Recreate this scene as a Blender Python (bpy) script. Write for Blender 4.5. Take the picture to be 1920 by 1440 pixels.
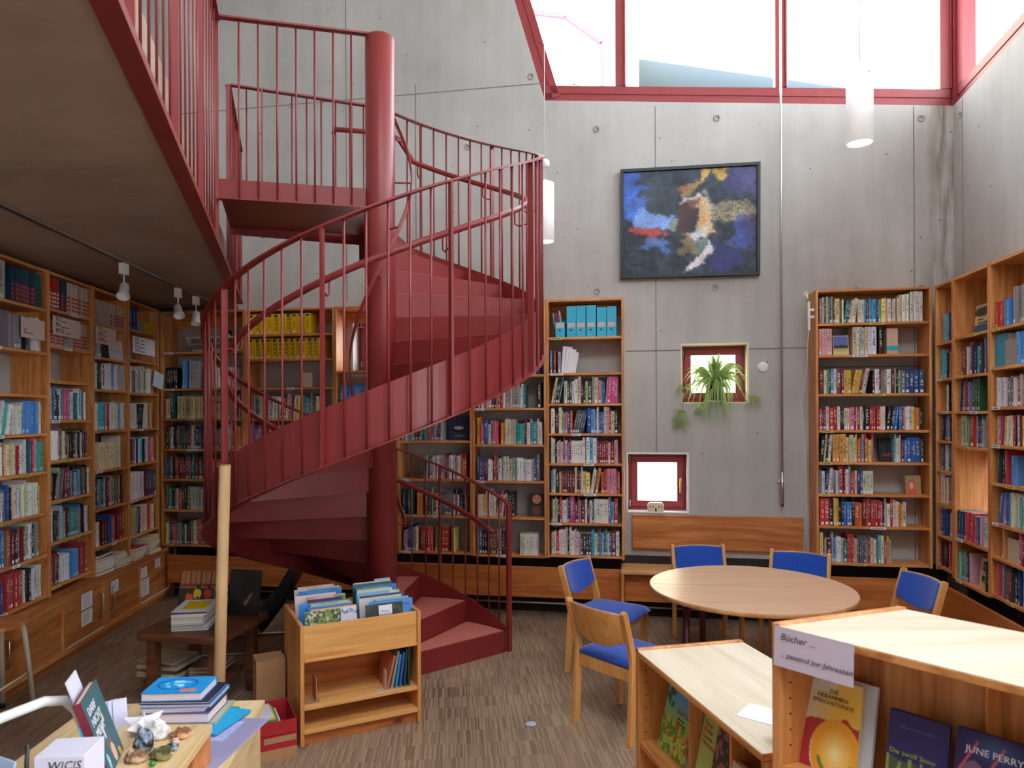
import bpy, math, random
import numpy as np
from mathutils import Matrix, Vector
from mathutils.geometry import tessellate_polygon
for o in list(bpy.data.objects): bpy.data.objects.remove(o)
SC = bpy.context.scene
COL = SC.collection
R = random.Random(7)
rad = math.radians

# ------------------------------------------------------------------ camera, world, exposure
H = 1.8; F = 1310.0
cam_d = bpy.data.cameras.new('camera'); cam = bpy.data.objects.new('camera', cam_d); COL.objects.link(cam)
cam_d.sensor_width = 36; cam_d.lens = F*36/1920; cam_d.shift_y = 58/1920; cam_d.clip_start = .05
cam_d.dof.use_dof = True; cam_d.dof.focus_distance = 4.9; cam_d.dof.aperture_fstop = 5.0
cam.matrix_world = Matrix.Translation((0, 0, H)) @ Matrix.Rotation(rad(90), 4, 'X') @ Matrix.Rotation(-.004, 4, 'Z')
SC.camera = cam
wd = bpy.data.worlds.new('overcast_sky'); SC.world = wd; wd.use_nodes = True
bg = wd.node_tree.nodes['Background']; bg.inputs[0].default_value = (.82, .91, 1, 1); bg.inputs[1].default_value = 6.0
SC.view_settings.view_transform = 'Standard'; SC.view_settings.look = 'None'
SC.view_settings.gamma = 1; SC.view_settings.use_curve_mapping = False
SC.view_settings.exposure = 1.3
SC.cycles.use_denoising = True; SC.cycles.max_bounces = 10; SC.cycles.diffuse_bounces = 6
SC.cycles.sample_clamp_indirect = 8; SC.cycles.caustics_reflective = False; SC.cycles.caustics_refractive = False

# ------------------------------------------------------------------ colour + materials
def lin(c):
    if isinstance(c, str): c = [int(c[i:i+2], 16) for i in (0, 2, 4)]
    return tuple((x/255/12.92 if x/255 <= .04045 else ((x/255+.055)/1.055)**2.4) for x in c) + (1,)
def nt(name):
    m = bpy.data.materials.new(name); m.use_nodes = True; t = m.node_tree
    return m, t, t.nodes['Principled BSDF']
def N(t, typ, **kw):
    n = t.nodes.new(typ)
    for k, v in kw.items():
        if k.startswith('i_'):
            key = k[2:]; n.inputs[int(key) if key.isdigit() else key].default_value = v
        else: setattr(n, k, v)
    return n
def L(t, a, ao, b, bi): t.links.new(a.outputs[ao], b.inputs[bi])
def ramp(t, stops):
    n = t.nodes.new('ShaderNodeValToRGB'); e = n.color_ramp.elements
    while len(e) < len(stops): e.new(.5)
    for el, (p, c) in zip(e, stops): el.position = p; el.color = c
    return n
def bump(t, b, src, out, strength=.2, dist=.01):
    n = N(t, 'ShaderNodeBump', i_Strength=strength, i_Distance=dist); L(t, src, out, n, 'Height'); L(t, n, 0, b, 'Normal')
def plain(name, c, rough=.5, metal=0, spec=.5, var=0.0):
    m, t, b = nt(name); b.inputs['Base Color'].default_value = lin(c)
    b.inputs['Roughness'].default_value = rough; b.inputs['Metallic'].default_value = metal
    b.inputs['Specular IOR Level'].default_value = spec
    if var:
        tc = N(t, 'ShaderNodeTexCoord'); n = N(t, 'ShaderNodeTexNoise', i_Scale=6.0, i_Detail=4.0); L(t, tc, 'Object', n, 'Vector')
        l = lin(c); lo = tuple(x*(1-var) for x in l[:3])+(1,); hi = tuple(min(1, x*(1+var)) for x in l[:3])+(1,)
        r = ramp(t, [(.3, lo), (.7, hi)]); L(t, n, 0, r, 0); L(t, r, 0, b, 'Base Color')
    return m
def wood(name, c1, c2, c3, axis='x', scale=1.0, rough=.45, knots=.0):
    m, t, b = nt(name); tc = N(t, 'ShaderNodeTexCoord'); oi = N(t, 'ShaderNodeObjectInfo')
    ad = N(t, 'ShaderNodeVectorMath', operation='ADD'); mu = N(t, 'ShaderNodeVectorMath', operation='SCALE'); mu.inputs['Scale'].default_value = 7.0
    cb = N(t, 'ShaderNodeCombineXYZ'); [L(t, oi, 'Random', cb, i) for i in range(3)]
    L(t, cb, 0, mu, 0); L(t, tc, 'Object', ad, 0); L(t, mu, 0, ad, 1)
    mp = N(t, 'ShaderNodeMapping'); s = {'x': (1.1, 13, 13), 'y': (13, 1.1, 13), 'z': (13, 13, 1.1)}[axis]
    mp.inputs['Scale'].default_value = tuple(q*scale for q in s); L(t, ad, 0, mp, 0)
    n = N(t, 'ShaderNodeTexNoise', i_Scale=1.6, i_Detail=3.0, i_Distortion=.9); L(t, mp, 0, n, 'Vector')
    mp2 = N(t, 'ShaderNodeMapping'); mp2.inputs['Scale'].default_value = tuple(q*scale*5 for q in s); L(t, ad, 0, mp2, 0)
    n2 = N(t, 'ShaderNodeTexNoise', i_Scale=1.3, i_Detail=2.0); L(t, mp2, 0, n2, 'Vector')
    mx = N(t, 'ShaderNodeMath', operation='MULTIPLY_ADD'); L(t, n2, 0, mx, 0); mx.inputs[1].default_value = .28; L(t, n, 0, mx, 2)
    r = ramp(t, [(.42, lin(c1)), (.62, lin(c2)), (.82, lin(c3))]); L(t, mx, 0, r, 0)
    out = r
    if knots:
        vo = N(t, 'ShaderNodeTexVoronoi', i_Scale=knots); mp3 = N(t, 'ShaderNodeMapping')
        mp3.inputs['Scale'].default_value = {'x': (.6, 1, 1), 'y': (1, .6, 1), 'z': (1, 1, .6)}[axis]; L(t, ad, 0, mp3, 0); L(t, mp3, 0, vo, 'Vector')
        kr = ramp(t, [(.03, lin((90, 45, 20))), (.085, (1, 1, 1, 1))]); L(t, vo, 'Distance', kr, 0)
        mm = N(t, 'ShaderNodeMix', data_type='RGBA', blend_type='MULTIPLY'); mm.inputs['Factor'].default_value = .8
        L(t, r, 0, mm, 'A'); L(t, kr, 0, mm, 'B'); L(t, mm, 'Result', b, 'Base Color')
    else: L(t, r, 0, b, 'Base Color')
    b.inputs['Roughness'].default_value = rough
    bump(t, b, n2, 0, .06, .004)
    return m
def concrete(name, c1, c2, c3, rough=.75, streak='z', stain=None):
    m, t, b = nt(name); tc = N(t, 'ShaderNodeTexCoord')
    a = N(t, 'ShaderNodeTexNoise', i_Scale=.55, i_Detail=6.0, i_Roughness=.6); L(t, tc, 'Object', a, 'Vector')
    mp = N(t, 'ShaderNodeMapping'); mp.inputs['Scale'].default_value = (9, 9, .8) if streak == 'z' else (.7, 6, 6); L(t, tc, 'Object', mp, 0)
    s = N(t, 'ShaderNodeTexNoise', i_Scale=.9, i_Detail=4.0); L(t, mp, 0, s, 'Vector')
    f = N(t, 'ShaderNodeTexNoise', i_Scale=45.0, i_Detail=3.0); L(t, tc, 'Object', f, 'Vector')
    x = N(t, 'ShaderNodeMath', operation='MULTIPLY_ADD'); L(t, s, 0, x, 0); x.inputs[1].default_value = .22; L(t, a, 0, x, 2)
    y = N(t, 'ShaderNodeMath', operation='MULTIPLY_ADD'); L(t, f, 0, y, 0); y.inputs[1].default_value = .12; L(t, x, 0, y, 2)
    r = ramp(t, [(.48, lin(c1)), (.72, lin(c2)), (.95, lin(c3))]); L(t, y, 0, r, 0)
    vo = N(t, 'ShaderNodeTexVoronoi', i_Scale=6.5, i_Randomness=1.0); L(t, tc, 'Object', vo, 'Vector')
    pr = ramp(t, [(.035, lin((70, 66, 62))), (.06, (1, 1, 1, 1))]); L(t, vo, 'Distance', pr, 0)
    mm = N(t, 'ShaderNodeMix', data_type='RGBA', blend_type='MULTIPLY'); mm.inputs['Factor'].default_value = .75
    L(t, r, 0, mm, 'A'); L(t, pr, 0, mm, 'B'); last = mm
    if stain:
        sx = N(t, 'ShaderNodeSeparateXYZ'); L(t, tc, 'Object', sx, 0)
        w1_ = N(t, 'ShaderNodeMapRange'); w1_.inputs['From Min'].default_value = stain[0]; w1_.inputs['From Max'].default_value = stain[1]; L(t, sx, 0, w1_, 0)
        mp4 = N(t, 'ShaderNodeMapping'); mp4.inputs['Scale'].default_value = (7, 7, 1.0); L(t, tc, 'Object', mp4, 0); sn = N(t, 'ShaderNodeTexNoise', i_Scale=2.2, i_Detail=5.0); L(t, mp4, 0, sn, 'Vector')
        sr = ramp(t, [(.40, (0, 0, 0, 1)), (.62, (1, 1, 1, 1))]); L(t, sn, 0, sr, 0); k1 = N(t, 'ShaderNodeMath', operation='MULTIPLY'); L(t, w1_, 0, k1, 0); L(t, sr, 0, k1, 1)
        k2 = N(t, 'ShaderNodeMath', operation='MULTIPLY'); L(t, k1, 0, k2, 0); k2.inputs[1].default_value = .8
        m2 = N(t, 'ShaderNodeMix', data_type='RGBA'); m2.inputs['B'].default_value = lin((112, 92, 74)); L(t, k2, 0, m2, 'Factor'); L(t, mm, 'Result', m2, 'A'); last = m2
    L(t, last, 'Result', b, 'Base Color')
    b.inputs['Roughness'].default_value = rough; bump(t, b, y, 0, .12, .01)
    return m
def attr_mat(name, rough=.5, titles=False, spec=.4):
    m, t, b = nt(name); a = N(t, 'ShaderNodeAttribute', attribute_name='Col')
    b.inputs['Roughness'].default_value = rough; b.inputs['Specular IOR Level'].default_value = spec
    if not titles: L(t, a, 'Color', b, 'Base Color'); return m
    x = N(t, 'ShaderNodeAttribute', attribute_name='Aux'); sp = N(t, 'ShaderNodeSeparateColor'); L(t, x, 'Color', sp, 0)
    cb = N(t, 'ShaderNodeCombineXYZ'); ra = N(t, 'ShaderNodeMath', operation='MULTIPLY'); L(t, sp, 0, ra, 0); ra.inputs[1].default_value = 97.
    ua = N(t, 'ShaderNodeMath', operation='MULTIPLY'); L(t, sp, 1, ua, 0); ua.inputs[1].default_value = 1.6
    va = N(t, 'ShaderNodeMath', operation='MULTIPLY'); L(t, sp, 2, va, 0); va.inputs[1].default_value = 22.
    L(t, ra, 0, cb, 0); L(t, ua, 0, cb, 1); L(t, va, 0, cb, 2)
    n = N(t, 'ShaderNodeTexNoise', i_Scale=1.0, i_Detail=1.0); L(t, cb, 0, n, 'Vector')
    th = ramp(t, [(.52, (0, 0, 0, 1)), (.55, (1, 1, 1, 1))]); L(t, n, 0, th, 0)
    bu = ramp(t, [(.22, (0, 0, 0, 1)), (.24, (1, 1, 1, 1)), (.72, (1, 1, 1, 1)), (.76, (0, 0, 0, 1))]); L(t, sp, 1, bu, 0)
    bv = ramp(t, [(.28, (0, 0, 0, 1)), (.30, (1, 1, 1, 1)), (.84, (1, 1, 1, 1)), (.88, (0, 0, 0, 1))]); L(t, sp, 2, bv, 0)
    p = th
    for q in (bu, bv):
        k = N(t, 'ShaderNodeMath', operation='MULTIPLY'); L(t, p, 0, k, 0); L(t, q, 0, k, 1); p = k
    k = N(t, 'ShaderNodeMath', operation='MULTIPLY'); L(t, p, 0, k, 0); L(t, x, 'Alpha', k, 1)
    k2 = N(t, 'ShaderNodeMath', operation='MULTIPLY'); L(t, k, 0, k2, 0); k2.inputs[1].default_value = .75
    lum = N(t, 'ShaderNodeRGBToBW'); L(t, a, 'Color', lum, 0)
    tr = ramp(t, [(.22, (.78, .74, .66, 1)), (.28, (.03, .03, .045, 1))]); L(t, lum, 0, tr, 0)
    mm = N(t, 'ShaderNodeMix', data_type='RGBA'); L(t, k2, 0, mm, 'Factor'); L(t, a, 'Color', mm, 'A'); L(t, tr, 0, mm, 'B')
    L(t, mm, 'Result', b, 'Base Color'); return m
def fabric(name, c, c2):
    m, t, b = nt(name); tc = N(t, 'ShaderNodeTexCoord'); n = N(t, 'ShaderNodeTexNoise', i_Scale=260.0, i_Detail=2.0); L(t, tc, 'Object', n, 'Vector')
    r = ramp(t, [(.35, lin(c)), (.65, lin(c2))]); L(t, n, 0, r, 0); L(t, r, 0, b, 'Base Color'); b.inputs['Roughness'].default_value = .85
    b.inputs['Sheen Weight'].default_value = .25; bump(t, b, n, 0, .2, .002); return m
def glass_mat():
    m, t, b = nt('window_glass'); t.nodes.remove(b); o = t.nodes['Material Output']
    tr = N(t, 'ShaderNodeBsdfTransparent'); tr.inputs[0].default_value = (.97, .985, .98, 1); gl = N(t, 'ShaderNodeBsdfGlossy'); gl.inputs['Roughness'].default_value = .02
    mx = N(t, 'ShaderNodeMixShader'); fr = N(t, 'ShaderNodeFresnel'); fr.inputs[0].default_value = 1.25; L(t, fr, 0, mx, 0); L(t, tr, 0, mx, 1); L(t, gl, 0, mx, 2); L(t, mx, 0, o, 0); return m
def parquet():
    m, t, b = nt('industrial_parquet'); tc = N(t, 'ShaderNodeTexCoord'); mp = N(t, 'ShaderNodeMapping'); mp.inputs['Rotation'].default_value = (0, 0, rad(-4.8)); L(t, tc, 'Object', mp, 0)
    br = N(t, 'ShaderNodeTexBrick', offset=.37, offset_frequency=2, squash=1.0)
    br.inputs['Color1'].default_value = (0, 0, 0, 1); br.inputs['Color2'].default_value = (1, 1, 1, 1); br.inputs['Mortar'].default_value = (.12, .12, .12, 1)
    br.inputs['Scale'].default_value = 1; br.inputs['Mortar Size'].default_value = .0004; br.inputs['Brick Width'].default_value = .0085; br.inputs['Row Height'].default_value = .16; br.inputs['Bias'].default_value = 0.0
    L(t, mp, 0, br, 'Vector')
    n = N(t, 'ShaderNodeTexNoise', i_Scale=.7, i_Detail=5.0); L(t, tc, 'Object', n, 'Vector')
    x = N(t, 'ShaderNodeMath', operation='MULTIPLY_ADD'); L(t, br, 'Color', x, 0); x.inputs[1].default_value = .34; L(t, n, 0, x, 2)
    r = ramp(t, [(.38, lin((88, 69, 56))), (.58, lin((134, 110, 90))), (.78, lin((158, 133, 110))), (.98, lin((186, 160, 132)))]); L(t, x, 0, r, 0); L(t, r, 0, b, 'Base Color')
    b.inputs['Roughness'].default_value = .42; bump(t, b, br, 'Color', .08, .002); return m

M = {}
M['shelf_x'] = wood('pine_shelf', (176, 102, 48), (205, 134, 72), (222, 158, 96), 'x')
M['shelf_z'] = wood('pine_upright', (170, 98, 48), (200, 130, 70), (220, 156, 96), 'z')
M['plank'] = wood('pine_plank', (160, 84, 38), (188, 106, 52), (204, 126, 68), 'x', .8, .4, 3.2)
M['oak_x'] = wood('oak_panel', (150, 84, 40), (184, 112, 58), (205, 138, 80), 'x', .7)
M['pale_x'] = wood('pale_birch', (200, 182, 154), (212, 196, 170), (222, 208, 186), 'x', .6, .45, 2.2)
M['bench_x'] = wood('bench_pine', (190, 132, 78), (206, 152, 98), (218, 168, 116), 'x', .7)
M['display_x'] = wood('display_pine', (196, 160, 110), (214, 184, 136), (226, 200, 156), 'y', 1.0, .45)
M['beech'] = wood('beech', (196, 130, 66), (214, 152, 84), (226, 170, 104), 'z', .6, .35)
M['table_lam'] = wood('beech_laminate', (202, 158, 126), (209, 166, 134), (216, 174, 142), 'x', .5, .32)
M['dark_wood'] = wood('dark_walnut', (66, 34, 20), (96, 52, 30), (122, 72, 44), 'x', .7, .4)
M['trough'] = wood('honey_pine', (202, 134, 66), (222, 160, 90), (234, 182, 116), 'x', .6, .38)
M['trough_z'] = wood('honey_pine_upright', (190, 120, 60), (212, 146, 80), (228, 170, 106), 'z', .6, .38)
M['conc'] = concrete('concrete_wall', (158, 153, 148), (181, 178, 174), (198, 197, 194))
M['conc_b'] = concrete('concrete_back_wall', (158, 153, 148), (181, 178, 174), (198, 197, 194), stain=(3.50, 3.70))
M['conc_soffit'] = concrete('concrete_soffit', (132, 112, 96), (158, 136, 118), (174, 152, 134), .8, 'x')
M['roof'] = plain('white_roof', (232, 230, 226), .9)
M['steel'] = plain('red_painted_steel', (126, 40, 39), .40, 0, .45, .08)
M['tread'] = plain('pale_red_tread', (198, 116, 106), .55, 0, .4, .06)  # paler red for the tops of the treads
M['frame'] = plain('red_window_paint', (146, 52, 56), .45, 0, .5, .06)
M['maroon'] = plain('maroon_steel', (78, 20, 26), .35)
M['glass'] = glass_mat()
M['floor'] = parquet()
M['book'] = attr_mat('printed_book_cover', .42, True)
M['print'] = attr_mat('printed_sheet', .5)
M['paint'] = attr_mat('oil_paint', .45)
M['pages'] = plain('paper_pages', (226, 214, 192), .8)
M['sticker'] = plain('white_sticker', (232, 228, 226), .6)
M['white'] = plain('white_paint', (226, 224, 222), .5)
M['opal'] = plain('opal_glass', (238, 240, 244), .25)
M['opal'].node_tree.nodes['Principled BSDF'].inputs['Transmission Weight'].default_value = .0
M['opal'].node_tree.nodes['Principled BSDF'].inputs['Roughness'].default_value = .5
M['opal'].node_tree.nodes['Principled BSDF'].inputs['Emission Color'].default_value = (1, .98, .95, 1)
M['opal'].node_tree.nodes['Principled BSDF'].inputs['Emission Strength'].default_value = .16
M['cream_metal'] = plain('cream_enamel', (206, 190, 170), .4)
M['paper'] = plain('white_paper', (228, 226, 232), .8)
M['yellow_lab'] = plain('yellow_label', (214, 182, 92), .7)
M['pink_paper'] = plain('pinkish_paper', (216, 190, 180), .8)
M['ink'] = plain('black_ink', (38, 36, 40), .7)
M['black'] = plain('black_lacquer', (22, 24, 28), .4)
M['leather'] = plain('black_leather', (20, 22, 30), .38, 0, .5, .2)
M['chrome'] = plain('brushed_steel', (190, 188, 186), .28, 1)
M['alu'] = plain('aluminium', (196, 194, 190), .35, .9)
M['brass'] = plain('brass', (210, 166, 88), .3, 1)
M['blue_fab'] = fabric('blue_wool', (8, 56, 146), (20, 84, 194))
M['card'] = plain('brown_cardboard', (176, 132, 92), .85, 0, .3, .1)
M['tubecard'] = plain('cardboard_tube', (200, 160, 116), .75, 0, .3, .06)
M['redbox'] = plain('red_print_cardboard', (176, 36, 46), .5, 0, .4, .06)
M['binder'] = plain('turquoise_card', (52, 172, 206), .5)
M['dark_hole'] = plain('dark_gap', (40, 38, 38), .9)
M['joint'] = plain('concrete_joint', (122, 116, 108), .9)
M['hole'] = plain('mortar_plug', (150, 146, 140), .9)
M['tape'] = plain('grey_tape', (120, 122, 118), .6)
M['leaf'] = None

# ------------------------------------------------------------------ mesh builder
class MB:
    def __init__(s): s.v = []; s.f = []; s.c = []; s.a = []; s.col = None; s.aux = None
    def add(s, vs, fs, c=None, a=None):
        o = len(s.v); s.v += [tuple(p) for p in vs]; s.f += [tuple(i+o for i in q) for q in fs]
        s.c += [c or s.col or (1, 1, 1, 1)]*len(vs)
        s.a += (a if a else [(0, 0, 0, 0)]*len(vs)); return s
    def box(s, x0, x1, y0, y1, z0, z1, c=None):
        return s.add([(x0,y0,z0),(x1,y0,z0),(x1,y1,z0),(x0,y1,z0),(x0,y0,z1),(x1,y0,z1),(x1,y1,z1),(x0,y1,z1)],
                     [(0,3,2,1),(4,5,6,7),(0,1,5,4),(1,2,6,5),(2,3,7,6),(3,0,4,7)], c)
    def prism(s, poly, z0, z1, c=None):
        n = len(poly); ar = sum(poly[i][0]*poly[(i+1)%n][1]-poly[(i+1)%n][0]*poly[i][1] for i in range(n))
        if ar < 0: poly = poly[::-1]
        return s.add([(x,y,z0) for x,y in poly]+[(x,y,z1) for x,y in poly],
                     [tuple(range(n))[::-1], tuple(range(n,2*n))]+[(i,(i+1)%n,n+(i+1)%n,n+i) for i in range(n)], c)
    def tube(s, pts, r, n=8, cap=True):
        pts = [Vector(p) for p in pts]; o = len(s.v); up = Vector((0, 0, 1)); rings = []
        rr = r if isinstance(r, (list, tuple)) else [r]*len(pts)
        nrm = None
        for i, p in enumerate(pts):
            t = (pts[min(i+1, len(pts)-1)]-pts[max(i-1, 0)]).normalized()
            if nrm is None: nrm = t.cross(up); nrm = nrm if nrm.length > .05 else t.cross(Vector((1, 0, 0)))
            nrm = (nrm - t*nrm.dot(t)).normalized(); b = t.cross(nrm)
            rings += [p + (nrm*math.cos(2*math.pi*k/n)+b*math.sin(2*math.pi*k/n))*rr[i] for k in range(n)]
        fs = [(i*n+k, i*n+(k+1)%n, (i+1)*n+(k+1)%n, (i+1)*n+k) for i in range(len(pts)-1) for k in range(n)]
        if cap: fs += [tuple(range(n))[::-1], tuple(range((len(pts)-1)*n, len(pts)*n))]
        return s.add(rings, fs)
    def lathe(s, prof, n=24, cx=0, cy=0):
        vs = [(cx+r*math.cos(2*math.pi*k/n), cy+r*math.sin(2*math.pi*k/n), z) for r, z in prof for k in range(n)]
        fs = [(i*n+k, i*n+(k+1)%n, (i+1)*n+(k+1)%n, (i+1)*n+k) for i in range(len(prof)-1) for k in range(n)]
        return s.add(vs, fs)
    def sweep(s, path, prof, closed=True):
        """path: (origin, x-axis, y-axis) frames; prof: 2D points"""
        n = len(prof); vs = [o+x*a+y*b for o, x, y in path for a, b in prof]
        fs = [(i*n+k, i*n+(k+1)%n, (i+1)*n+(k+1)%n, (i+1)*n+k) for i in range(len(path)-1) for k in range(n)]
        m = len(path)-1
        fs += [tuple(range(n))[::-1], tuple(range(m*n, m*n+n))]
        return s.add(vs, fs)
    def mesh(s, name, mats, smooth=False):
        me = bpy.data.meshes.new(name); me.from_pydata(s.v, [], s.f)
        for m in (mats if isinstance(mats, list) else [mats]): me.materials.append(m)
        if s.col or any(c != (1, 1, 1, 1) for c in s.c[:1]):
            at = me.color_attributes.new('Col', 'FLOAT_COLOR', 'POINT'); at.data.foreach_set('color', np.array(s.c, dtype=np.float32).ravel())
            if any(q[3] for q in s.a):
                at = me.color_attributes.new('Aux', 'FLOAT_COLOR', 'POINT'); at.data.foreach_set('color', np.array(s.a, dtype=np.float32).ravel())
        if smooth: me.polygons.foreach_set('use_smooth', [True]*len(me.polygons))
        me.update(); return me
    def build(s, name, mats, parent=None, smooth=False, bevel=0, mw=None, fix=False):
        o = put(name, s.mesh(name, mats, smooth), parent, mw)
        if bevel:
            b = o.modifiers.new('soft_edge', 'BEVEL'); b.width = bevel; b.segments = 2; b.limit_method = 'ANGLE'; b.angle_limit = rad(40)
        return o
def put(name, me, parent=None, mw=None):
    o = bpy.data.objects.new(name, me); COL.objects.link(o)
    if parent: o.parent = parent
    if mw is not None:
        if parent: o.matrix_local = mw
        else: o.matrix_world = mw
    return o
def tag(o, label, cat, group=None, kind=None):
    o['label'] = label; o['category'] = cat
    if group: o['group'] = group
    if kind: o['kind'] = kind
    return o
def thing(name, label, cat, mw=None, group=None):
    o = bpy.data.objects.new(name, None); COL.objects.link(o); o.empty_display_size = .1
    if mw is not None: o.matrix_world = mw
    return tag(o, label, cat, group)
def struct(o, label=None): o['kind'] = 'structure'; return o
def T(x, y, z=0): return Matrix.Translation((x, y, z))
def frame2(ox, oy, ex, ey, oz=0):
    return Matrix(((ex[0], ey[0], 0, ox), (ex[1], ey[1], 0, oy), (0, 0, 1, oz), (0, 0, 0, 1)))
def RZ(a): return Matrix.Rotation(a, 4, 'Z')
def RX(a): return Matrix.Rotation(a, 4, 'X')
def RY(a): return Matrix.Rotation(a, 4, 'Y')
def text_mesh(txt, size, mat, align='LEFT', ext=.0004, shear=0, spacing=1.0):
    cu = bpy.data.curves.new('lettering', 'FONT'); cu.body = txt; cu.size = size; cu.extrude = ext; cu.align_x = align; cu.resolution_u = 2; cu.shear = shear; cu.space_line = spacing
    ob = bpy.data.objects.new('lettering', cu); COL.objects.link(ob)
    dg = bpy.context.evaluated_depsgraph_get(); me = bpy.data.meshes.new_from_object(ob.evaluated_get(dg)); bpy.data.objects.remove(ob)
    me.materials.clear(); me.materials.append(mat); return me
def lettering(txt, size, mat, parent, mw, align='LEFT', **k): return put('lettering', text_mesh(txt, size, mat, align, **k), parent, mw)

def paint_grid(name, w, h, fn, nx, ny, mat, parent=None, mw=None, thick=0):
    """flat printed/painted rectangle in local x (right) / z (up); fn(u, v) -> rgb arrays, v down"""
    u, v = np.meshgrid(np.linspace(0, 1, nx), np.linspace(0, 1, ny))
    rgb = np.clip(fn(u, v), 0, 255)/255.
    rgb = np.where(rgb <= .04045, rgb/12.92, ((rgb+.055)/1.055)**2.4)
    vs = np.stack([u*w, 0*u, (1-v)*h], -1).reshape(-1, 3)
    fs = [(j*nx+i, (j+1)*nx+i, (j+1)*nx+i+1, j*nx+i+1) for j in range(ny-1) for i in range(nx-1)]
    me = bpy.data.meshes.new(name); me.from_pydata(vs.tolist(), [], fs); me.materials.append(mat)
    at = me.color_attributes.new('Col', 'FLOAT_COLOR', 'POINT')
    at.data.foreach_set('color', np.concatenate([rgb.reshape(-1, 3), np.ones((nx*ny, 1))], 1).astype(np.float32).ravel())
    return put(name, me, parent, mw)
RN = np.random.RandomState(3)
def vnoise(u, v, s, seed=0):
    rs = np.random.RandomState(seed); g = rs.rand(64, 64); x = u*s+7.3; y = v*s+3.1
    i = np.floor(x).astype(int); j = np.floor(y).astype(int); fx = x-i; fy = y-j; fx = fx*fx*(3-2*fx); fy = fy*fy*(3-2*fy)
    G = lambda a, b: g[a % 64, b % 64]
    return (G(i, j)*(1-fx)+G(i+1, j)*fx)*(1-fy)+(G(i, j+1)*(1-fx)+G(i+1, j+1)*fx)*fy
def inpoly(u, v, P):
    r = np.zeros_like(u, bool); n = len(P)
    for i in range(n):
        (x1, y1), (x2, y2) = P[i], P[(i+1) % n]
        if y1 != y2: r ^= ((y1 > v) != (y2 > v)) & (u < (x2-x1)*(v-y1)/(y2-y1)+x1)
    return r
def lay(img, mask, c, a=1.0):
    m = (mask*a)[..., None] if mask.dtype != bool else (mask.astype(float)*a)[..., None]
    return img*(1-m)+np.array(c, float)*m
def base(u, c): return np.ones(u.shape+(3,))*np.array(c, float)

# ------------------------------------------------------------------ frames of the room
TH = math.atan(.172); cb_, sb_ = math.cos(TH), math.sin(TH)
EXB, EYB = (cb_, -sb_), (sb_, cb_)                       # back wall: along, outward
def WB(u, y): return (u*EXB[0]+y*EYB[0], 6.5+u*EXB[1]+y*EYB[1])
UC = 3.7685                                              # back/right corner along back wall
XC, YC = WB(UC, 0)
EXR, EYR = (-sb_, -cb_), (cb_, -sb_)                     # right wall: towards camera, outward
ul = math.hypot(.084, 1); EXL, EYL = (-.084/ul, 1/ul), (-1/ul, -.084/ul)   # left wall: away, outward
OLX, OLY = -2.865-.084*4.335, 4.335                      # left shelf front, near end of first bay
DS = .25
MBACK = frame2(0, 6.5, EXB, EYB); MRIGHT = frame2(XC, YC, EXR, EYR)
MLEFT = frame2(OLX+EYL[0]*DS, OLY+EYL[1]*DS, EXL, EYL)

def wall_mesh(name, outer, holes, thick, mat, mw, top_open=False):
    b = MB(); loops = [outer]+holes
    pts = [p for l in loops for p in l]
    tris = tessellate_polygon([[Vector((x, z, 0)) for x, z in l] for l in loops])
    for y, fl in ((0, False), (thick, True)):
        fs = []
        for t in tris:
            a, c, d = [pts[i] for i in t]
            ccw = (c[0]-a[0])*(d[1]-a[1])-(c[1]-a[1])*(d[0]-a[0]) > 0
            fs.append(t if ccw != fl else t[::-1])
        b.add([(x, y, z) for x, z in pts], fs)
    for l in loops:
        n = len(l)
        for i in range(n):
            (x1, z1), (x2, z2) = l[i], l[(i+1) % n]
            b.add([(x1, 0, z1), (x2, 0, z2), (x2, thick, z2), (x1, thick, z1)], [(0, 1, 2, 3)])
    return struct(b.build(name, mat, mw=mw))

# ------------------------------------------------------------------ large structure
ROOF = 6.35
b = MB(); b.box(-8, 9, -3.2, 9.0, -.12, 0); floor = struct(b.build('floor', M['floor']))
PW = (1.53, 2.115, 1.895, 2.43)      # plant window in back wall (u0,u1,z0,z1)
LW = (1.05, 1.60, .913, 1.46)        # lower window
SW = (-1.56, -1.08, 2.235, 2.76)      # window behind a bookcase
def rect(q): return [(q[0], q[2]), (q[1], q[2]), (q[1], q[3]), (q[0], q[3])]
slx = lambda z: .3196-.293*(z-4.70)
wb = wall_mesh('wall_back', [(-5.4, 0), (UC, 0), (UC, 4.38), (.3196, 4.70), (slx(ROOF), ROOF), (-5.4, ROOF)], [rect(PW), rect(LW), rect(SW)], .26, M['conc_b'], MBACK)
RWIN = (.40, .86, .92, 1.50)
wr = wall_mesh('wall_right', [(0, 0), (9.2, 0), (9.2, 4.9), (0, 4.38)], [rect(RWIN), rect((5.2, 7.8, .9, 2.9))], .26, M['conc'], MRIGHT)  # second opening is out of view, added for low side light
wl = wall_mesh('wall_left', [(-7.5, 0), (2.95, 0), (2.95, ROOF), (-7.5, ROOF)], [], .26, M['conc'], MLEFT)
FILL_GAP = (-.8, 2.2, -2.0, .6)  # unseen roof opening, added to let fill light in from above
b = MB()
for q in ([(-4.6, 8.0), (4.8, 6.0), (4.6, FILL_GAP[3]), (-4.6, FILL_GAP[3])], [(-4.6, FILL_GAP[3]), (FILL_GAP[0], FILL_GAP[3]), (FILL_GAP[0], FILL_GAP[2]), (-4.6, FILL_GAP[2])], [(FILL_GAP[1], FILL_GAP[3]), (4.6, FILL_GAP[3]), (4.6, FILL_GAP[2]), (FILL_GAP[1], FILL_GAP[2])], [(-4.6, FILL_GAP[2]), (4.6, FILL_GAP[2]), (4.6, -3.2), (-4.6, -3.2)]): b.prism(q, ROOF, ROOF+.2)
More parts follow.
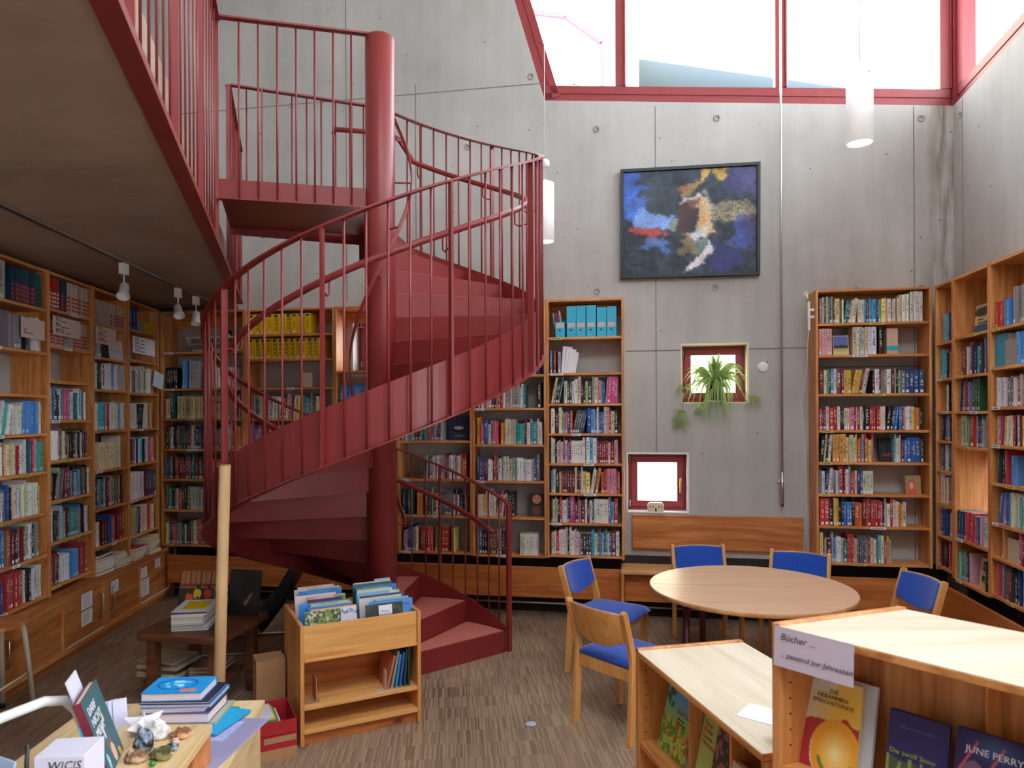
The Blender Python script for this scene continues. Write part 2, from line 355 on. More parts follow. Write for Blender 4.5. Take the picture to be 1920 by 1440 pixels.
ceil = struct(b.build('ceiling', M['roof']))
wall_mesh('wall_rear', [(-4.5, 0), (4.5, 0), (4.5, ROOF), (-4.5, ROOF)], [], .2, M['conc'], frame2(0, -3.0, (-1, 0), (0, -1)))
# outside: pale paved yard, neighbouring building with a red framed window
b = MB(); b.box(-30, 40, 9.0, 60, -.4, -.15); b.box(9, 40, -30, 9, -.4, -.15); struct(b.build('yard_ground', plain('pale_paving', (206, 204, 200), .9)))
# slab under the gallery
GE = lambda Y: -1.849-.319*(Y-4.42)                      # gallery edge line
far = 6.98
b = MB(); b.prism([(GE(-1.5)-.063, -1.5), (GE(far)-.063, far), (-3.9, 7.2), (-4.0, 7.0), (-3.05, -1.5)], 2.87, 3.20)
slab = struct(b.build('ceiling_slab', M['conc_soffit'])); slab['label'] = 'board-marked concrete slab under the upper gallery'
for Y0 in (1.6, 2.95, 3.75, 5.05):
    b = MB(); x0 = GE(Y0)-.07; x1 = -2.9-.08*Y0
    b.add([(x0, Y0, 2.8695), (x0, Y0+.006, 2.8695), (x1, Y0+.006+.17*(x0-x1), 2.8695), (x1, Y0+.17*(x0-x1), 2.8695)], [(0, 1, 2, 3)])
    b.build('formwork_joint', M['joint'], slab)
# joints and tie holes in the concrete
def jointv(w, u, z0, z1, t=.008): b = MB(); b.box(u-t/2, u+t/2, -.0015, .001, z0, z1); b.build('formwork_joint', M['joint'], w)
def jointh(w, u0, u1, z, t=.01): b = MB(); b.box(u0, u1, -.0015, .001, z-t/2, z+t/2); b.build('formwork_joint', M['joint'], w)
for u, z0, z1 in ((1.316, 1.46, 4.57), (-1.62, 2.9, ROOF), (-.92, 2.9, 4.95), (3.46, 0, 4.4)): jointv(wb, u, z0, z1)
for u0, u1, z in ((1.05, PW[0], 2.372), (PW[1], 2.6, 2.372), (-3.5, .3, 4.86), (2.62, 3.5, 2.2)): jointh(wb, u0, u1, z)
jointv(wr, .16, 2.9, 4.38)
def tiehole(w, u, z, r=.03):
    b = MB(); b.lathe([(r, 0), (r, -.004), (r*.72, -.004), (r*.66, -.001), (0.001, -.001)], 20)
    b.build('tie_hole', M['hole'], w, True, mw=T(u, 0, z) @ RX(rad(-90)))
for u, z in ((.19, 4.93), (.79, 4.4), (1.85, 4.42), (-.42, 4.32), (.79, 2.92), (1.83, 2.92), (3.0, 2.86), (3.52, 2.86), (3.52, 4.29), (-2.19, 4.85), (-2.78, 2.93), (.8, .49), (3.1, .49), (-3.1, .5), (-.35, .49)): tiehole(wb, u, z)
tiehole(wr, .12, 4.25)

# ------------------------------------------------------------------ windows
def frame_bar(b, p, q, w, d0, d1):
    p, q = Vector(p), Vector(q); t = (q-p).normalized(); n = Vector((-t.y, t.x))*w/2
    c = [p-n, q-n, q+n, p+n]
    b.add([(x.x, d0, x.y) for x in c]+[(x.x, d1, x.y) for x in c], [(0,1,2,3), (7,6,5,4), (0,4,5,1), (1,5,6,2), (2,6,7,3), (3,7,4,0)])
w1 = struct(bpy.data.objects.new('window_1', None)); COL.objects.link(w1); w1.matrix_world = MBACK; w1['label'] = 'tall red framed clerestory window above the painting'
zs = lambda u: 4.38+(UC-u)/(UC-.3196)*.32
fw = .15
def wbar(*a): b = MB(); frame_bar(b, *a); b.build('window_frame', M['frame'], w1, bevel=.004)
wbar((.30, zs(.3)+fw/2), (UC-.01, zs(UC)+fw/2), fw, .03, .12); wbar((.30, zs(.3)+fw*.75), (UC-.01, zs(UC)+fw*.75), fw*.5, .023, .03)
sl = Vector((-.293, 1)).normalized(); nn = Vector((sl.y, -sl.x))
p0 = Vector((.3196, 4.70))+nn*.07; p1 = Vector((slx(ROOF), ROOF))+nn*.07
wbar(p0, p1, .14, .03, .12); wbar(p0+nn*.035, p1+nn*.035, .07, .023, .03)
for u, w in ((1.01, .095), (2.40, .10), (3.722, .09)):
    wbar((u, zs(u)+fw), (u, ROOF), w, .02, .13); wbar((u+w*.38, zs(u)+fw), (u+w*.38, ROOF), .016, .008, .02)
for u0, u1 in ((slx(5.6)+.05, .97), (1.05, 2.36), (2.44, 3.68)):
    b = MB(); zz0 = zs(u0)+fw; b.add([(max(u0, .22), .07, zs(max(u0, .22))+fw-.02), (u1, .07, zs(u1)+fw-.02), (u1, .07, ROOF), (u0 if u0 > .9 else slx(ROOF)+.1, .07, ROOF)], [(0, 1, 2, 3)]); b.build('pane', M['glass'], w1)
b = MB(); b.box(UC-.002, UC+.15, -.02, .15, 4.38, ROOF); b.build('corner_post', M['frame'], w1)
w2 = struct(bpy.data.objects.new('window_2', None)); COL.objects.link(w2); w2.matrix_world = MRIGHT; w2['label'] = 'red framed clerestory window running along the side wall'
zr = lambda s: 4.38+.0565*s
def wbar2(*a): b = MB(); frame_bar(b, *a); b.build('window_frame', M['frame'], w2, bevel=.004)
wbar2((0, zr(0)+fw/2), (9.2, zr(9.2)+fw/2), fw, .03, .12); wbar2((0, zr(0)+fw*.75), (9.2, zr(9.2)+fw*.75), fw*.5, .023, .03)
for s in (.06, 1.9, 3.8, 5.7, 7.6): wbar2((s, zr(s)+fw), (s, ROOF), .09, .02, .13)
for s0, s1 in ((.1, 1.86), (1.94, 3.76), (3.84, 5.66), (5.74, 7.56)):
    b = MB(); b.add([(s0, .07, zr(s0)+fw-.02), (s1, .07, zr(s1)+fw-.02), (s1, .07, ROOF), (s0, .07, ROOF)], [(0, 1, 2, 3)]); b.build('pane', M['glass'], w2)
def small_window(name, q, mw, label, inset=.13, fw=.07, hinge=True, lip=None, handle=None, depth=.04):
    w = struct(bpy.data.objects.new(name, None)); COL.objects.link(w); w.matrix_world = mw; w['label'] = label
    u0, u1, z0, z1 = q
    for pts in (((u0, z0+fw/2), (u1, z0+fw/2)), ((u0, z1-fw/2), (u1, z1-fw/2))):
        b = MB(); frame_bar(b, pts[0], pts[1], fw, inset, inset+.06); b.build('window_frame', M['frame'], w, bevel=.003)
    for u in (u0+fw/2, u1-fw/2):
        b = MB(); frame_bar(b, (u, z0+fw), (u, z1-fw), fw, inset, inset+.06); b.build('window_frame', M['frame'], w, bevel=.003)
    a = fw*.62; s0, s1, t0, t1 = u0+a, u1-a, z0+a, z1-a; g = .055
    for pts in (((s0, t0+g/2), (s1, t0+g/2)), ((s0, t1-g/2), (s1, t1-g/2)), ((s0+g/2, t0+g), (s0+g/2, t1-g)), ((s1-g/2, t0+g), (s1-g/2, t1-g))):
        b = MB(); frame_bar(b, pts[0], pts[1], g, inset-.018, inset+.01); b.build('sash', M['frame'], w, bevel=.003)
    b = MB(); b.add([(s0+g, inset+.03, t0+g), (s1-g, inset+.03, t0+g), (s1-g, inset+.03, t1-g), (s0+g, inset+.03, t1-g)], [(0, 1, 2, 3)]); b.build('pane', M['glass'], w)
    if lip:
        for f in ((u0, u1, z1-.018, z1), (u0, u1, z0, z0+.012), (u0, u0+.015, z0, z1), (u1-.018, u1, z0, z1)):
            b = MB(); b.box(f[0]+.0005, f[1]-.0005, -.004, inset, f[2], f[3]); b.build('window_sill', lip, w)
    if handle:
        b = MB(); b.box(handle-.012, handle+.012, inset-.03, inset-.018, (z0+z1)/2-.05, (z0+z1)/2+.03); b.box(handle-.009, handle+.009, inset-.055, inset-.042, (z0+z1)/2-.10, (z0+z1)/2+.02); b.box(handle-.007, handle+.007, inset-.05, inset-.03, (z0+z1)/2, (z0+z1)/2+.016); b.build('window_handle', M['brass'], w, bevel=.003)
    if hinge:
        for z in (z0+.07, z1-.07): b = MB(); b.tube([(u0+.03, inset-.02, z-.03), (u0+.03, inset-.02, z+.03)], .008); b.build('hinge', M['chrome'], w, True)
    return w
small_window('window_3', PW, MBACK, 'small square red window with the hanging plant', lip=plain('pale_lining', (226, 216, 176), .6))
small_window('window_4', LW, MBACK, 'small low red window with a brass handle', lip=M['white'], handle=LW[1]-.068)
small_window('window_5', SW, MBACK, 'small red window behind an open bookcase compartment', inset=.16, fw=.05)
small_window('window_6', RWIN, MRIGHT, 'small red window behind a side wall bookcase', inset=.16, fw=.04)

# ------------------------------------------------------------------ books
PAL = {
 'white': ['E4DFD6', 'DCD6CA', 'E8E5E0', 'D2CEC6', 'C9C7C6', 'DDD9DC', 'CFC8BA'],
 'cream': ['D9CBA6', 'CDBd96'.upper(), 'E0D6B4', 'C8B890', 'D6CCB0'],
 'dark': ['1E2024', '2A2730', '23303A', '34292A', '182433', '3C3A40', '2B1F22', '1C2B2A', '45413E'],
 'red': ['B8323A', 'C94048', '9C2630', 'D2545A', 'A83A3C', '8C2430', 'C23B2E'],
 'pink': ['D0708C', 'C85088', 'D890A0', 'B4487C', 'DCA4AC'],
 'maroon': ['6A2430', '742C36', '5A2230', '803840', '4E2030'],
 'blue': ['2F5FA8', '3C78C0', '28457C', '4A8CCF', '1F3A78', '5C9CD2', '30508F'],
 'teal': ['2F8F98', '46A8A8', '2A6F78', '68B4B8', '3BA7C4', '86C4CC'],
 'green': ['3E7A4A', '5C9E4C', '2F5A3C', '86A85A', '6E8C3C', '9CC07A'],
 'yellow': ['E0B93C', 'D8A830', 'E6CE6A', 'CFA050', 'E4D27C'],
 'orange': ['D9703A', 'E08848', 'C85A2C', 'D89A68'],
 'brown': ['7A5238', '8E6A4C', '5C4030', 'A6876A', '93765A'],
 'grey': ['8E8C8C', '6E7076', 'A8A6A4', '5A6068', '9BA0A8', 'B4B2B4'],
 'purple': ['5C3F7A', '7A5A9A', '46325E', '8C78A8'],
}
NAMES = {'white': 'white', 'cream': 'cream', 'dark': 'dark', 'red': 'red', 'pink': 'pink', 'maroon': 'maroon', 'blue': 'blue', 'teal': 'teal', 'green': 'green', 'yellow': 'yellow', 'orange': 'orange', 'brown': 'brown', 'grey': 'grey', 'purple': 'purple'}
MIX = {
 'mix': 'white*7 cream*3 dark*5 red*4 blue*4 teal*3 green*2 yellow*2 pink*2 grey*3 brown*2 maroon*2 purple orange',
 'light': 'white*12 cream*4 grey*3 teal*3 blue*3 red*2 pink*2 dark*2 yellow purple orange maroon',
 'dmix': 'dark*8 maroon*4 brown*4 grey*4 blue*3 teal*2 white*3 red*2 green',
 'rmix': 'red*9 maroon*4 orange*4 white*3 dark*2 pink*2 yellow',
 'warm': 'red*6 white*4 cream*3 orange*3 maroon*3 dark*4 pink*2 blue*2 yellow*2',
 'pinky': 'pink*6 red*4 white*5 orange*2 blue*2 yellow',
 'pale': 'cream*9 white*6 brown*2 grey*2',
}
def mixlist(s): return [w.split('*')[0] for w in MIX[s].split() for _ in range(int(w.split('*')[1]) if '*' in w else 1)]
ALLB = []                         # every shelved book: dict
def rnd(a, b): return a+(b-a)*R.random()
def fill(unit, row, z, hgt, x0, x1, spec, D):
    """spec: 'mix' style tokens 'style:a-b[:h]' separated by spaces; a-b fractions of the row"""
    for tok in spec.split():
        if tok == '-': continue
        q = tok.split(':'); st = q[0]; a, bb = (q[1].split('-') if len(q) > 1 and q[1] else ('0', '1')); a, bb = float(a), float(bb)
        xa = x0+(x1-x0)*a+.004; xb = x0+(x1-x0)*bb-.004; fixh = float(q[2]) if len(q) > 2 else None
        x = xa; series = 0; prev = None; lean = 0
        single = st in PAL
        ml = None if single else mixlist(st)
        sh = rnd(.19, .235); sc = R.choice(PAL[st]) if single else None; sth = rnd(.016, .03)
        while x < xb-.008:
            if single:
                th = sth*rnd(.93, 1.07); hh = (fixh or sh); key = st; c = sc; dp = .15
                l = lin(c); c4 = tuple(min(1, w*rnd(.9, 1.1)) for w in l[:3])+(1,)
            else:
                if series > 0: series -= 1; key, c, th, hh, dp = prev
                else:
                    key = R.choice(ml); c = R.choice(PAL[key]); th = R.choice((rnd(.009, .017), rnd(.012, .022), rnd(.016, .028), rnd(.02, .038)))
                    hh = R.choice((rnd(.18, .2), rnd(.19, .215), rnd(.205, .23), rnd(.22, .25))); dp = rnd(.125, .165)
                    if fixh: hh = fixh*rnd(.93, 1.03)
                    if R.random() < .09: series = R.choice((1, 2, 3, 4))
                prev = (key, c, th, hh, dp); c4 = tuple(min(1, w*rnd(.88, 1.12)) for w in lin(c)[:3])+(1,)
            hh = min(hh, hgt-.012)
            if x+th > xb: break
            ln = 0
            if not single and lean <= 0 and R.random() < .03 and x+th+.10 < xb: lean = R.choice((3, 4, 5)); lang = rnd(.06, .2)
            if lean > 0:
                ln = lang; lean -= 1
                off = hh*math.sin(ln) if lean == 0 else 0
            else: off = 0
            if ln and x+th+hh*math.sin(ln) > xb: ln = 0; off = 0
            ALLB.append(dict(u=unit, row=row, x=x, z=z, t=th, h=hh, d=dp, c=c4, key=key, ln=ln, y=rnd(.012, .04), stick=R.random() < .62, r=R.random()))
            x += th/max(.2, math.cos(ln))+off*.0+rnd(0, .0012)
            if lean == 0 and ln: x += hh*math.sin(ln)*.9
UNITS = {}
def place_unit(key, mw, x0, x1, shelves, top, bottom, spec, label, D=DS, back_row=True, labels=True):
    """bookcase: origin front plane (y=0), depth to +y"""
    t = thing('bookcase', label, 'bookcase', mw @ T(x0, 0, 0), 'bookcases along the walls'); w = x1-x0; pt = .021
    UNITS[key] = (t, mw @ T(x0, 0, 0))
    for a in (0, w-pt): b = MB(); b.box(a+.0006, a+pt-.0006, 0, D-.004, bottom, top); b.build('side_panel', M['shelf_z'], t, bevel=.002)
    b = MB(); b.box(pt, w-pt, .002, D-.004, top-.022, top-.002); b.build('top_board', M['shelf_x'], t, bevel=.002)
    b = MB(); b.box(pt, w-pt, D-.022, D-.006, top-.13, top-.024); b.build('back_rail', M['shelf_x'], t)
    zs_ = sorted(shelves, reverse=True)
    for i, z in enumerate(zs_):
        b = MB(); b.box(pt, w-pt, .004, D-.03, z-.021, z); s = b.build('shelf', M['shelf_x'], t, bevel=.002)
        if labels and R.random() < .8:
            lw = rnd(.07, .12); lx = R.choice((.01, .02, w*.3, w*.45)); m = M['yellow_lab'] if R.random() < .55 else M['paper']
            b = MB(); b.box(pt+lx, pt+lx+lw, .001, .0035, z-.022, z-.001); k = b.build('shelf_label', m, s)
            b = MB(); n = 5
            for q in range(n): b.box(pt+lx+.012+q*(lw-.03)/n, pt+lx+.012+(q+.7)*(lw-.03)/n, .0004, .001, z-.014, z-.008)
            b.build('lettering', M['ink'], s)
        zt = (zs_[i-1]-.021) if i else top-.022
        if i < len(spec) and spec[i]: fill(key, i, z, zt-z, pt, w-pt, spec[i], D)
    # peg holes on the inner side of the side panels
    b = MB()
    for zz in np.arange(bottom+.12, top-.1, .05):
        for yy in (.03, D-.06):
            for xx in (pt+.0004, w-pt-.0004): b.box(xx-.0004, xx+.0004, yy-.0025, yy+.0025, zz-.0025, zz+.0025)
    b.build('peg_holes', M['dark_hole'], t)
    return t
FB = frame2(*WB(0, -DS), EXB, EYB)
FR = frame2(XC-EXB[0]*0+0, 0, EXR, EYR)
p = WB(UC-DS, -DS); FR = frame2(p[0], p[1], EXR, EYR)
FL = frame2(OLX, OLY, EXL, EYL)
place_unit('L1', FL, 0.0, .619, [2.558, 2.252, 1.953, 1.684, 1.419, 1.127, .832, .545], 2.84, .52,
  ['grey:.15-.3:.26', 'dark:.02-.2 grey:.35-.6:.22 dmix:.62-.98:.23', '', 'light:.02-.98', 'light:.02-.97', 'light:0-.95', 'dmix:.05-.96:.24', 'blue:.1-.2 red:.25-.62:.23 warm:.62-.98:.22'], 'tall pine bookcase at the far left edge of the picture')
place_unit('L2', FL, .619, 1.237, [2.577, 2.313, 2.063, 1.776, 1.485, 1.196, .90, .583], 2.84, .52,
  ['', '', '', 'light:.02-.95', 'red:.02-.08:.26 dmix:.1-.97', 'dmix:.02-.98', 'dmix:.02-.96', 'dmix:.02-.3 white:.3-.5 blue:.55-.75 red:.8-.95'], 'pine bookcase on left wall with the KU MU BIOG sign')
place_unit('L3', FL, 1.237, 1.845, [2.554, 2.286, 2.024, 1.689, 1.362, 1.049, .741], 2.84, .52,
  ['', 'dmix:.02-.3:.22', 'light:.02-.97:.22', 'light:.02-.97:.23', 'red:.02-.08 cream:.15-.75:.22 white:.8-.95:.27', 'dmix:.02-.95:.25', 'white:.02-.25:.2 maroon:.27-.45 blue:.5-.6 light:.6-.75 red:.76-.97:.25'], 'pine bookcase on left wall with a row of cream volumes')
place_unit('L4', FL, 1.845, 2.485, [2.583, 2.311, 2.015, 1.688, 1.373, 1.052, .73], 2.84, .52,
  ['blue:.02-.4:.2', '', 'light:.02-.95', 'mix:.02-.9:.24', 'light:.02-.95:.23', 'white:.02-.5:.24 dmix:.5-.97:.23', 'light:.02-.95:.24'], 'pine bookcase ending the left wall next to the corner')
place_unit('K', FB, -3.455, -2.5535, [2.426, 2.07, 1.776, 1.482, 1.188, .89, .553], 2.82, .53,
  ['', 'dark:.03-.2 blue:.24-.3:.27 grey:.31-.46:.27 white:.5-.93:.2', 'mix:.02-.16 cream:.17-.8:.22 mix:.8-.97', 'mix:.02-.97', 'dmix:.02-.97', 'dmix:.02-.97', 'mix:.02-.3 dmix:.3-.9:.24'], 'pine corner bookcase with a white perforated device on it')
place_unit('Y', FB, -2.5525, -1.6435, [2.575, 2.341, 2.069, 1.773, 1.492, 1.19, .88, .555], 2.82, .53,
  ['', '', '', 'light:.03-.85', 'mix:.02-.9', 'mix:.02-.9', 'mix:.02-.9', 'mix:.02-.9'], 'pine bookcase holding two rows of yellow dictionaries')
place_unit('W', FB, -1.6425, -1.0295, [2.22, 1.89, 1.56, 1.21, .885, .555], 2.82, .53,
  ['', 'blue:.03-.95:.2', 'mix:.02-.9', 'mix:.02-.9', 'mix:.02-.9', 'mix:.02-.9'], 'pine bookcase with a window in its top compartment')
place_unit('C1', FB, -1.0285, -.3250, [2.49, 2.16, 1.87, 1.569, 1.219, .888, .555], 2.82, .53,
  ['mix:.1-.6', 'blue:.1-.9', 'mix:.02-.95', 'mix:.02-.62', 'mix:.3-.97', 'blue:.03-.1 green:.1-.22 orange:.23-.33 mix:.34-.97', 'mix:.03-.28 red:.28-.47:.22 green:.48-.53 red:.55-.72:.22 yellow:.73-.8'], 'pine bookcase behind the lower flight of the stairs')
place_unit('C2', FB, -.3240, .3515, [2.49, 2.16, 1.862, 1.535, 1.209, .885, .545], 2.82, .53,
  ['mix:.1-.5 cream:.7-.95:.22', 'blue:.5-.97:.2', 'light:.02-.75 dark:.9-.97', 'pinky:.02-.35 light:.37-.98', 'light:.02-.97', 'light:.02-.6', 'dmix:.02-.45 white:.64-.95:.19'], 'pine bookcase with a photo book of two faces')
place_unit('C3', FB, .3525, 1.0315, [2.485, 2.169, 1.898, 1.634, 1.371, 1.107, .844, .561], 2.82, .53,
  ['', 'blue:.01-.06:.2 red:.06-.12:.2 grey:.12-.2:.19', 'mix:.02-.98', 'mix:.02-.97', 'light:.02-.98', 'warm:.02-.98', 'mix:.02-.98', 'light:.02-.97'], 'pine bookcase with turquoise magazine files on top')
place_unit('R1', FB, 2.6094, 3.4985, [2.55, 2.287, 1.964, 1.664, 1.398, 1.134, .869, .565], 2.83, .54,
  ['mix:.01-.22:.22 light:.22-.72:.2 pale:.72-.84 white:.84-.98:.26', 'warm:.01-.14 pale:.32-.55:.24 dark:.56-.62:.23', 'mix:.01-.5:.21 dmix:.5-.97:.2', 'warm:.01-.98:.19', 'warm:.01-.52 light:.7-.98', 'light:.01-.52', 'warm:.01-.82', 'light:.01-.68'], 'pine bookcase on the back wall right of the bench')
place_unit('RW1', FR, .001, .318, [2.364, 2.077, 1.817, 1.583, 1.349, 1.086, .831, .58], 2.83, .54,
  ['light:.2-.95:.22', 'dmix:.2-.95', 'light:.3-.95', 'dmix:.1-.95', 'mix:.1-.95', 'mix:.1-.95', 'blue:.1-.5 mix:.5-.95', 'maroon:.1-.4 mix:.4-.95'], 'narrow pine bookcase in the corner on the right-hand wall')
place_unit('RW2', FR, .319, .868, [2.376, 2.082, 1.815, 1.553, .857, .545], 2.83, .54,
  ['', 'maroon:.1-.3 mix:.3-.95', 'mix:.02-.7', 'mix:.05-.97', 'dmix:.02-.5:.22 light:.5-.98:.21', 'mix:.02-.4:.22 dark:.8-.98'], 'pine bookcase on right-hand wall with a bright open compartment')
place_unit('RW3', FR, .869, 1.50, [2.374, 2.11, 1.843, 1.585, 1.327, 1.056, .825, .565], 2.83, .54,
  ['red:.02-.17:.18 blue:.18-.36:.18 grey:.4-.9:.24', 'blue:.45-.95:.21', 'light:.02-.97:.2', 'warm:.02-.97:.2', 'dark:.05-.2 red:.2-.3 blue:.32-.45', 'light:.02-.97:.22', 'mix:.5-.97 orange:.12-.18 cream:.2-.24', 'red:.02-.12 dmix:.12-.5 warm:.5-.97'], 'pine bookcase at the right edge of the picture')

def proj(pw):
    return 960+F*pw[0]/pw[1], 778-F*(pw[2]-H)/pw[1]
CASE = {'L1': 'far left bookcase', 'L2': 'KU sign bookcase', 'L3': 'cream-volume bookcase', 'L4': 'left wall end bookcase', 'R1': 'bookcase beside bench', 'RW1': 'narrow corner bookcase', 'RW2': 'bright-compartment bookcase', 'RW3': 'right edge bookcase', 'C3': 'turquoise-file bookcase', 'C2': 'two-faces bookcase'}
ORD = ['first', 'second', 'third', 'fourth', 'fifth', 'sixth', 'seventh', 'eighth', 'ninth', 'tenth'] + ['%dth' % i for i in range(11, 21)] + ['21st', '22nd', '23rd'] + ['%dth' % i for i in range(24, 31)] + ['31st', '32nd', '33rd'] + ['%dth' % i for i in range(34, 60)]
cnt = {}
ALLB.sort(key=lambda q: (q['u'], q['row'], q['x']))
for q in ALLB:
    k = (q['u'], q['row']); q['n'] = cnt.get(k, 0); cnt[k] = q['n']+1
    mw = UNITS[q['u']][1]; c = mw @ Vector((q['x']+q['t']/2, q['y'], q['z']+q['h']/2)); px, py = proj(c)
    ex = mw @ Vector((q['x'], q['y'], q['z'])); ex2 = mw @ Vector((q['x']+q['t'], q['y'], q['z']))
    wpx = abs(proj(ex)[0]-proj(ex2)[0]); q['area'] = wpx*q['h']*F/c[1] if (q['u'] in CASE and 8 < px < 1912) else 0
def book_verts(q):
    ca, sa = math.cos(q['ln']), math.sin(q['ln']); x, z, y, t, h = q['x'], q['z'], q['y'], q['t'], q['h']
    zl = 0.0
    def P(a, yy, c): return (x+a*ca+c*sa, yy, z+zl+.0005+(t-a)*sa+c*ca)
    return P
def cover_mesh(b, q, whole):
    P = book_verts(q); t, h, y, d = q['t'], q['h'], q['y'], q['d']; c = q['c']; r = q['r']; rd = min(.003, t*.22)
    prof = [(0, y+rd), (t*.25, y), (t*.75, y), (t, y+rd)]
    for i in range(3):
        (a0, y0), (a1, y1) = prof[i], prof[i+1]
        b.add([P(a0, y0, 0), P(a1, y1, 0), P(a1, y1, h), P(a0, y0, h)], [(0, 1, 2, 3)], c, [(r, a0/t, 0, 1), (r, a1/t, 0, 1), (r, a1/t, 1, 1), (r, a0/t, 1, 1)])
    for a in (0, t):
        f = (0, 1, 2, 3) if a else (3, 2, 1, 0)
        b.add([P(a, y+rd, 0), P(a, y+d, 0), P(a, y+d, h), P(a, y+rd, h)], [f], c)
    if whole:
        pc = lin((222, 210, 188)); b.add([P(0, y+rd, h-.002), P(t, y+rd, h-.002), P(t, y+d, h-.002), P(0, y+d, h-.002)], [(0, 1, 2, 3)], pc)
        b.add([P(0, y+d, 0), P(t, y+d, 0), P(t, y+d, h), P(0, y+d, h)], [(3, 2, 1, 0)], pc)
        if q['stick']:
            b.add([P(t*.2, y-.0006, .008), P(t*.8, y-.0006, .008), P(t*.8, y-.0006, .03), P(t*.2, y-.0006, .03)], [(0, 1, 2, 3)], lin((230, 227, 226)))
    else:
        bt = min(.002, t*.15)
        for a, f in ((bt, (3, 2, 1, 0)), (t-bt, (0, 1, 2, 3))): b.add([P(a, y+rd, 0), P(a, y+d, 0), P(a, y+d, h), P(a, y+rd, h)], [f], c)
        for a0, a1 in ((0, bt), (t-bt, t)): b.add([P(a0, y+rd, h), P(a1, y+rd, h), P(a1, y+d, h), P(a0, y+d, h)], [(0, 1, 2, 3)], c)
        b.add([P(0, y+rd, h), P(t, y+rd, h), P(t*.75, y, h), P(t*.25, y, h)], [(3, 2, 1, 0)], c)
    return b
big = sorted(ALLB, key=lambda q: -q['area'])[:290]; bigid = {id(q) for q in big}
rest = MB(); rest.col = (1, 1, 1, 1)
for q in ALLB:
    mw = UNITS[q['u']][1]
    if id(q) in bigid:
        b = MB(); b.col = q['c']; cover_mesh(b, q, False); o = b.build('book', M['book'], mw=mw)
        size = 'slim' if q['t'] < .016 else ('thick' if q['t'] > .034 else '')
        tall = 'tall' if q['h'] > .232 else ''
        tag(o, ' '.join(w for w in (size, tall, NAMES[q['key']], 'book,', ORD[q['n']], 'from the left on', ORD[q['row']], 'shelf down,', CASE[q['u']]) if w), 'book', 'books on the wall bookcases')
        P = book_verts(q); bt = min(.0022, q['t']*.16); y, d, t, h = q['y'], q['d'], q['t'], q['h']
        b = MB(); b.add([P(a, yy, c) for c in (.002, h-.004) for a, yy in ((bt, y+.005), (t-bt, y+.005), (t-bt, y+d-.003), (bt, y+d-.003))], [(0, 3, 2, 1), (4, 5, 6, 7), (0, 1, 5, 4), (1, 2, 6, 5), (2, 3, 7, 6), (3, 0, 4, 7)]); b.build('pages', M['pages'], o)
        if q['stick']:
            b = MB(); b.add([P(t*.2, y-.0006, .008), P(t*.8, y-.0006, .008), P(t*.8, y-.0006, .03), P(t*.2, y-.0006, .03)], [(0, 1, 2, 3)]); b.build('spine_label', M['sticker'], o)
    else:
        s = MB(); s.col = (1, 1, 1, 1); cover_mesh(s, q, True)
        rest.add([mw @ Vector(v) for v in s.v], s.f); n = len(s.v); rest.c[-n:] = s.c; rest.a[-n:] = s.a
o = rest.build('shelved_books', M['book']); tag(o, 'closely packed library books filling the shelves along the walls', 'books', kind='stuff')

# ------------------------------------------------------------------ spiral staircase
CX, CY = -.87, 4.65; HS = .1635; A0, DA = 38.6, 22.5; AL = A0+19*DA
st = thing('spiral_staircase', 'red steel spiral staircase winding around a thick round column', 'staircase', T(CX, CY))
nos = lambda a: HS*((a-A0)/DA+1)
def pol(r, a, z): return Vector((r*math.cos(rad(a)), r*math.sin(rad(a)), z))
b = MB(); b.lathe([(.001, 0), (.097, 0), (.097, 4.30), (.090, 4.312), (.001, 4.312)], 40); b.build('column', M['steel'], st, True)
RI, RO = .085, 1.035
GH = lambda a: .955+.125*min(1, max(0, (a-270)/185.))
for i in range(20):
    a = A0+i*DA; d = pol(1, a, 0); n = Vector((-d.y, d.x, 0))
    b = MB(); z0, z1 = i*HS-(.012 if i else 0), (i+1)*HS-.0125
    q = [d*RI, d*RO, d*RO+n*.006, d*RI+n*.006]; b.prism([(p.x, p.y) for p in q], max(z0, .001), z1); b.build('riser', M['steel'], st)
    if i < 19:
        q = [pol(RI, a, 0)]+[pol(RO, a+DA*k/6, 0) for k in range(7)]+[pol(RI, a+DA, 0)]
        b = MB(); b.prism([(p.x, p.y) for p in q], (i+1)*HS-.012, (i+1)*HS); tr = b.build('tread', M['steel'], st)
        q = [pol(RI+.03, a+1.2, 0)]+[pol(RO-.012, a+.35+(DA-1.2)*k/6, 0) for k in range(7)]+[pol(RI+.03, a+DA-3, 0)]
        b = MB(); b.prism([(p.x, p.y) for p in q], (i+1)*HS, (i+1)*HS+.002); b.build('tread_top', M['tread'], tr)  # thin paler red layer on top of each tread
def helix(r, a0, a1, zf, n=120):
    out = []
    for k in range(n+1):
        a = a0+(a1-a0)*k/n; e = pol(1, a, 0); out.append((pol(r, a, zf(a)), e, Vector((0, 0, 1))))
    return out
AE = 470
b = MB(); n = 130
for k in range(n):
    aa = [A0+(AE-A0)*(k+j)/n for j in (0, 1)]
    vs = []
    for a in aa:
        zt = min(nos(a)+.035, 3.31); zb = max(nos(a)-.275, .001) if a < 460 else max(nos(a)-.275, 0)
        vs += [pol(1.036, a, zb), pol(1.044, a, zb), pol(1.044, a, zt), pol(1.036, a, zt)]
    b.add(vs, [(0, 3, 7, 4), (1, 5, 6, 2), (3, 2, 6, 7), (0, 4, 5, 1)])
b.build('stringer', M['steel'], st)
fl0 = A0+DA*.75
b = MB(); b.sweep(helix(1.044, fl0, AE, lambda a: max(nos(a)-.275, .001)), [(0, 0), (.058, 0), (.058, .008), (0, .008)]); b.build('stringer_flange', M['steel'], st)
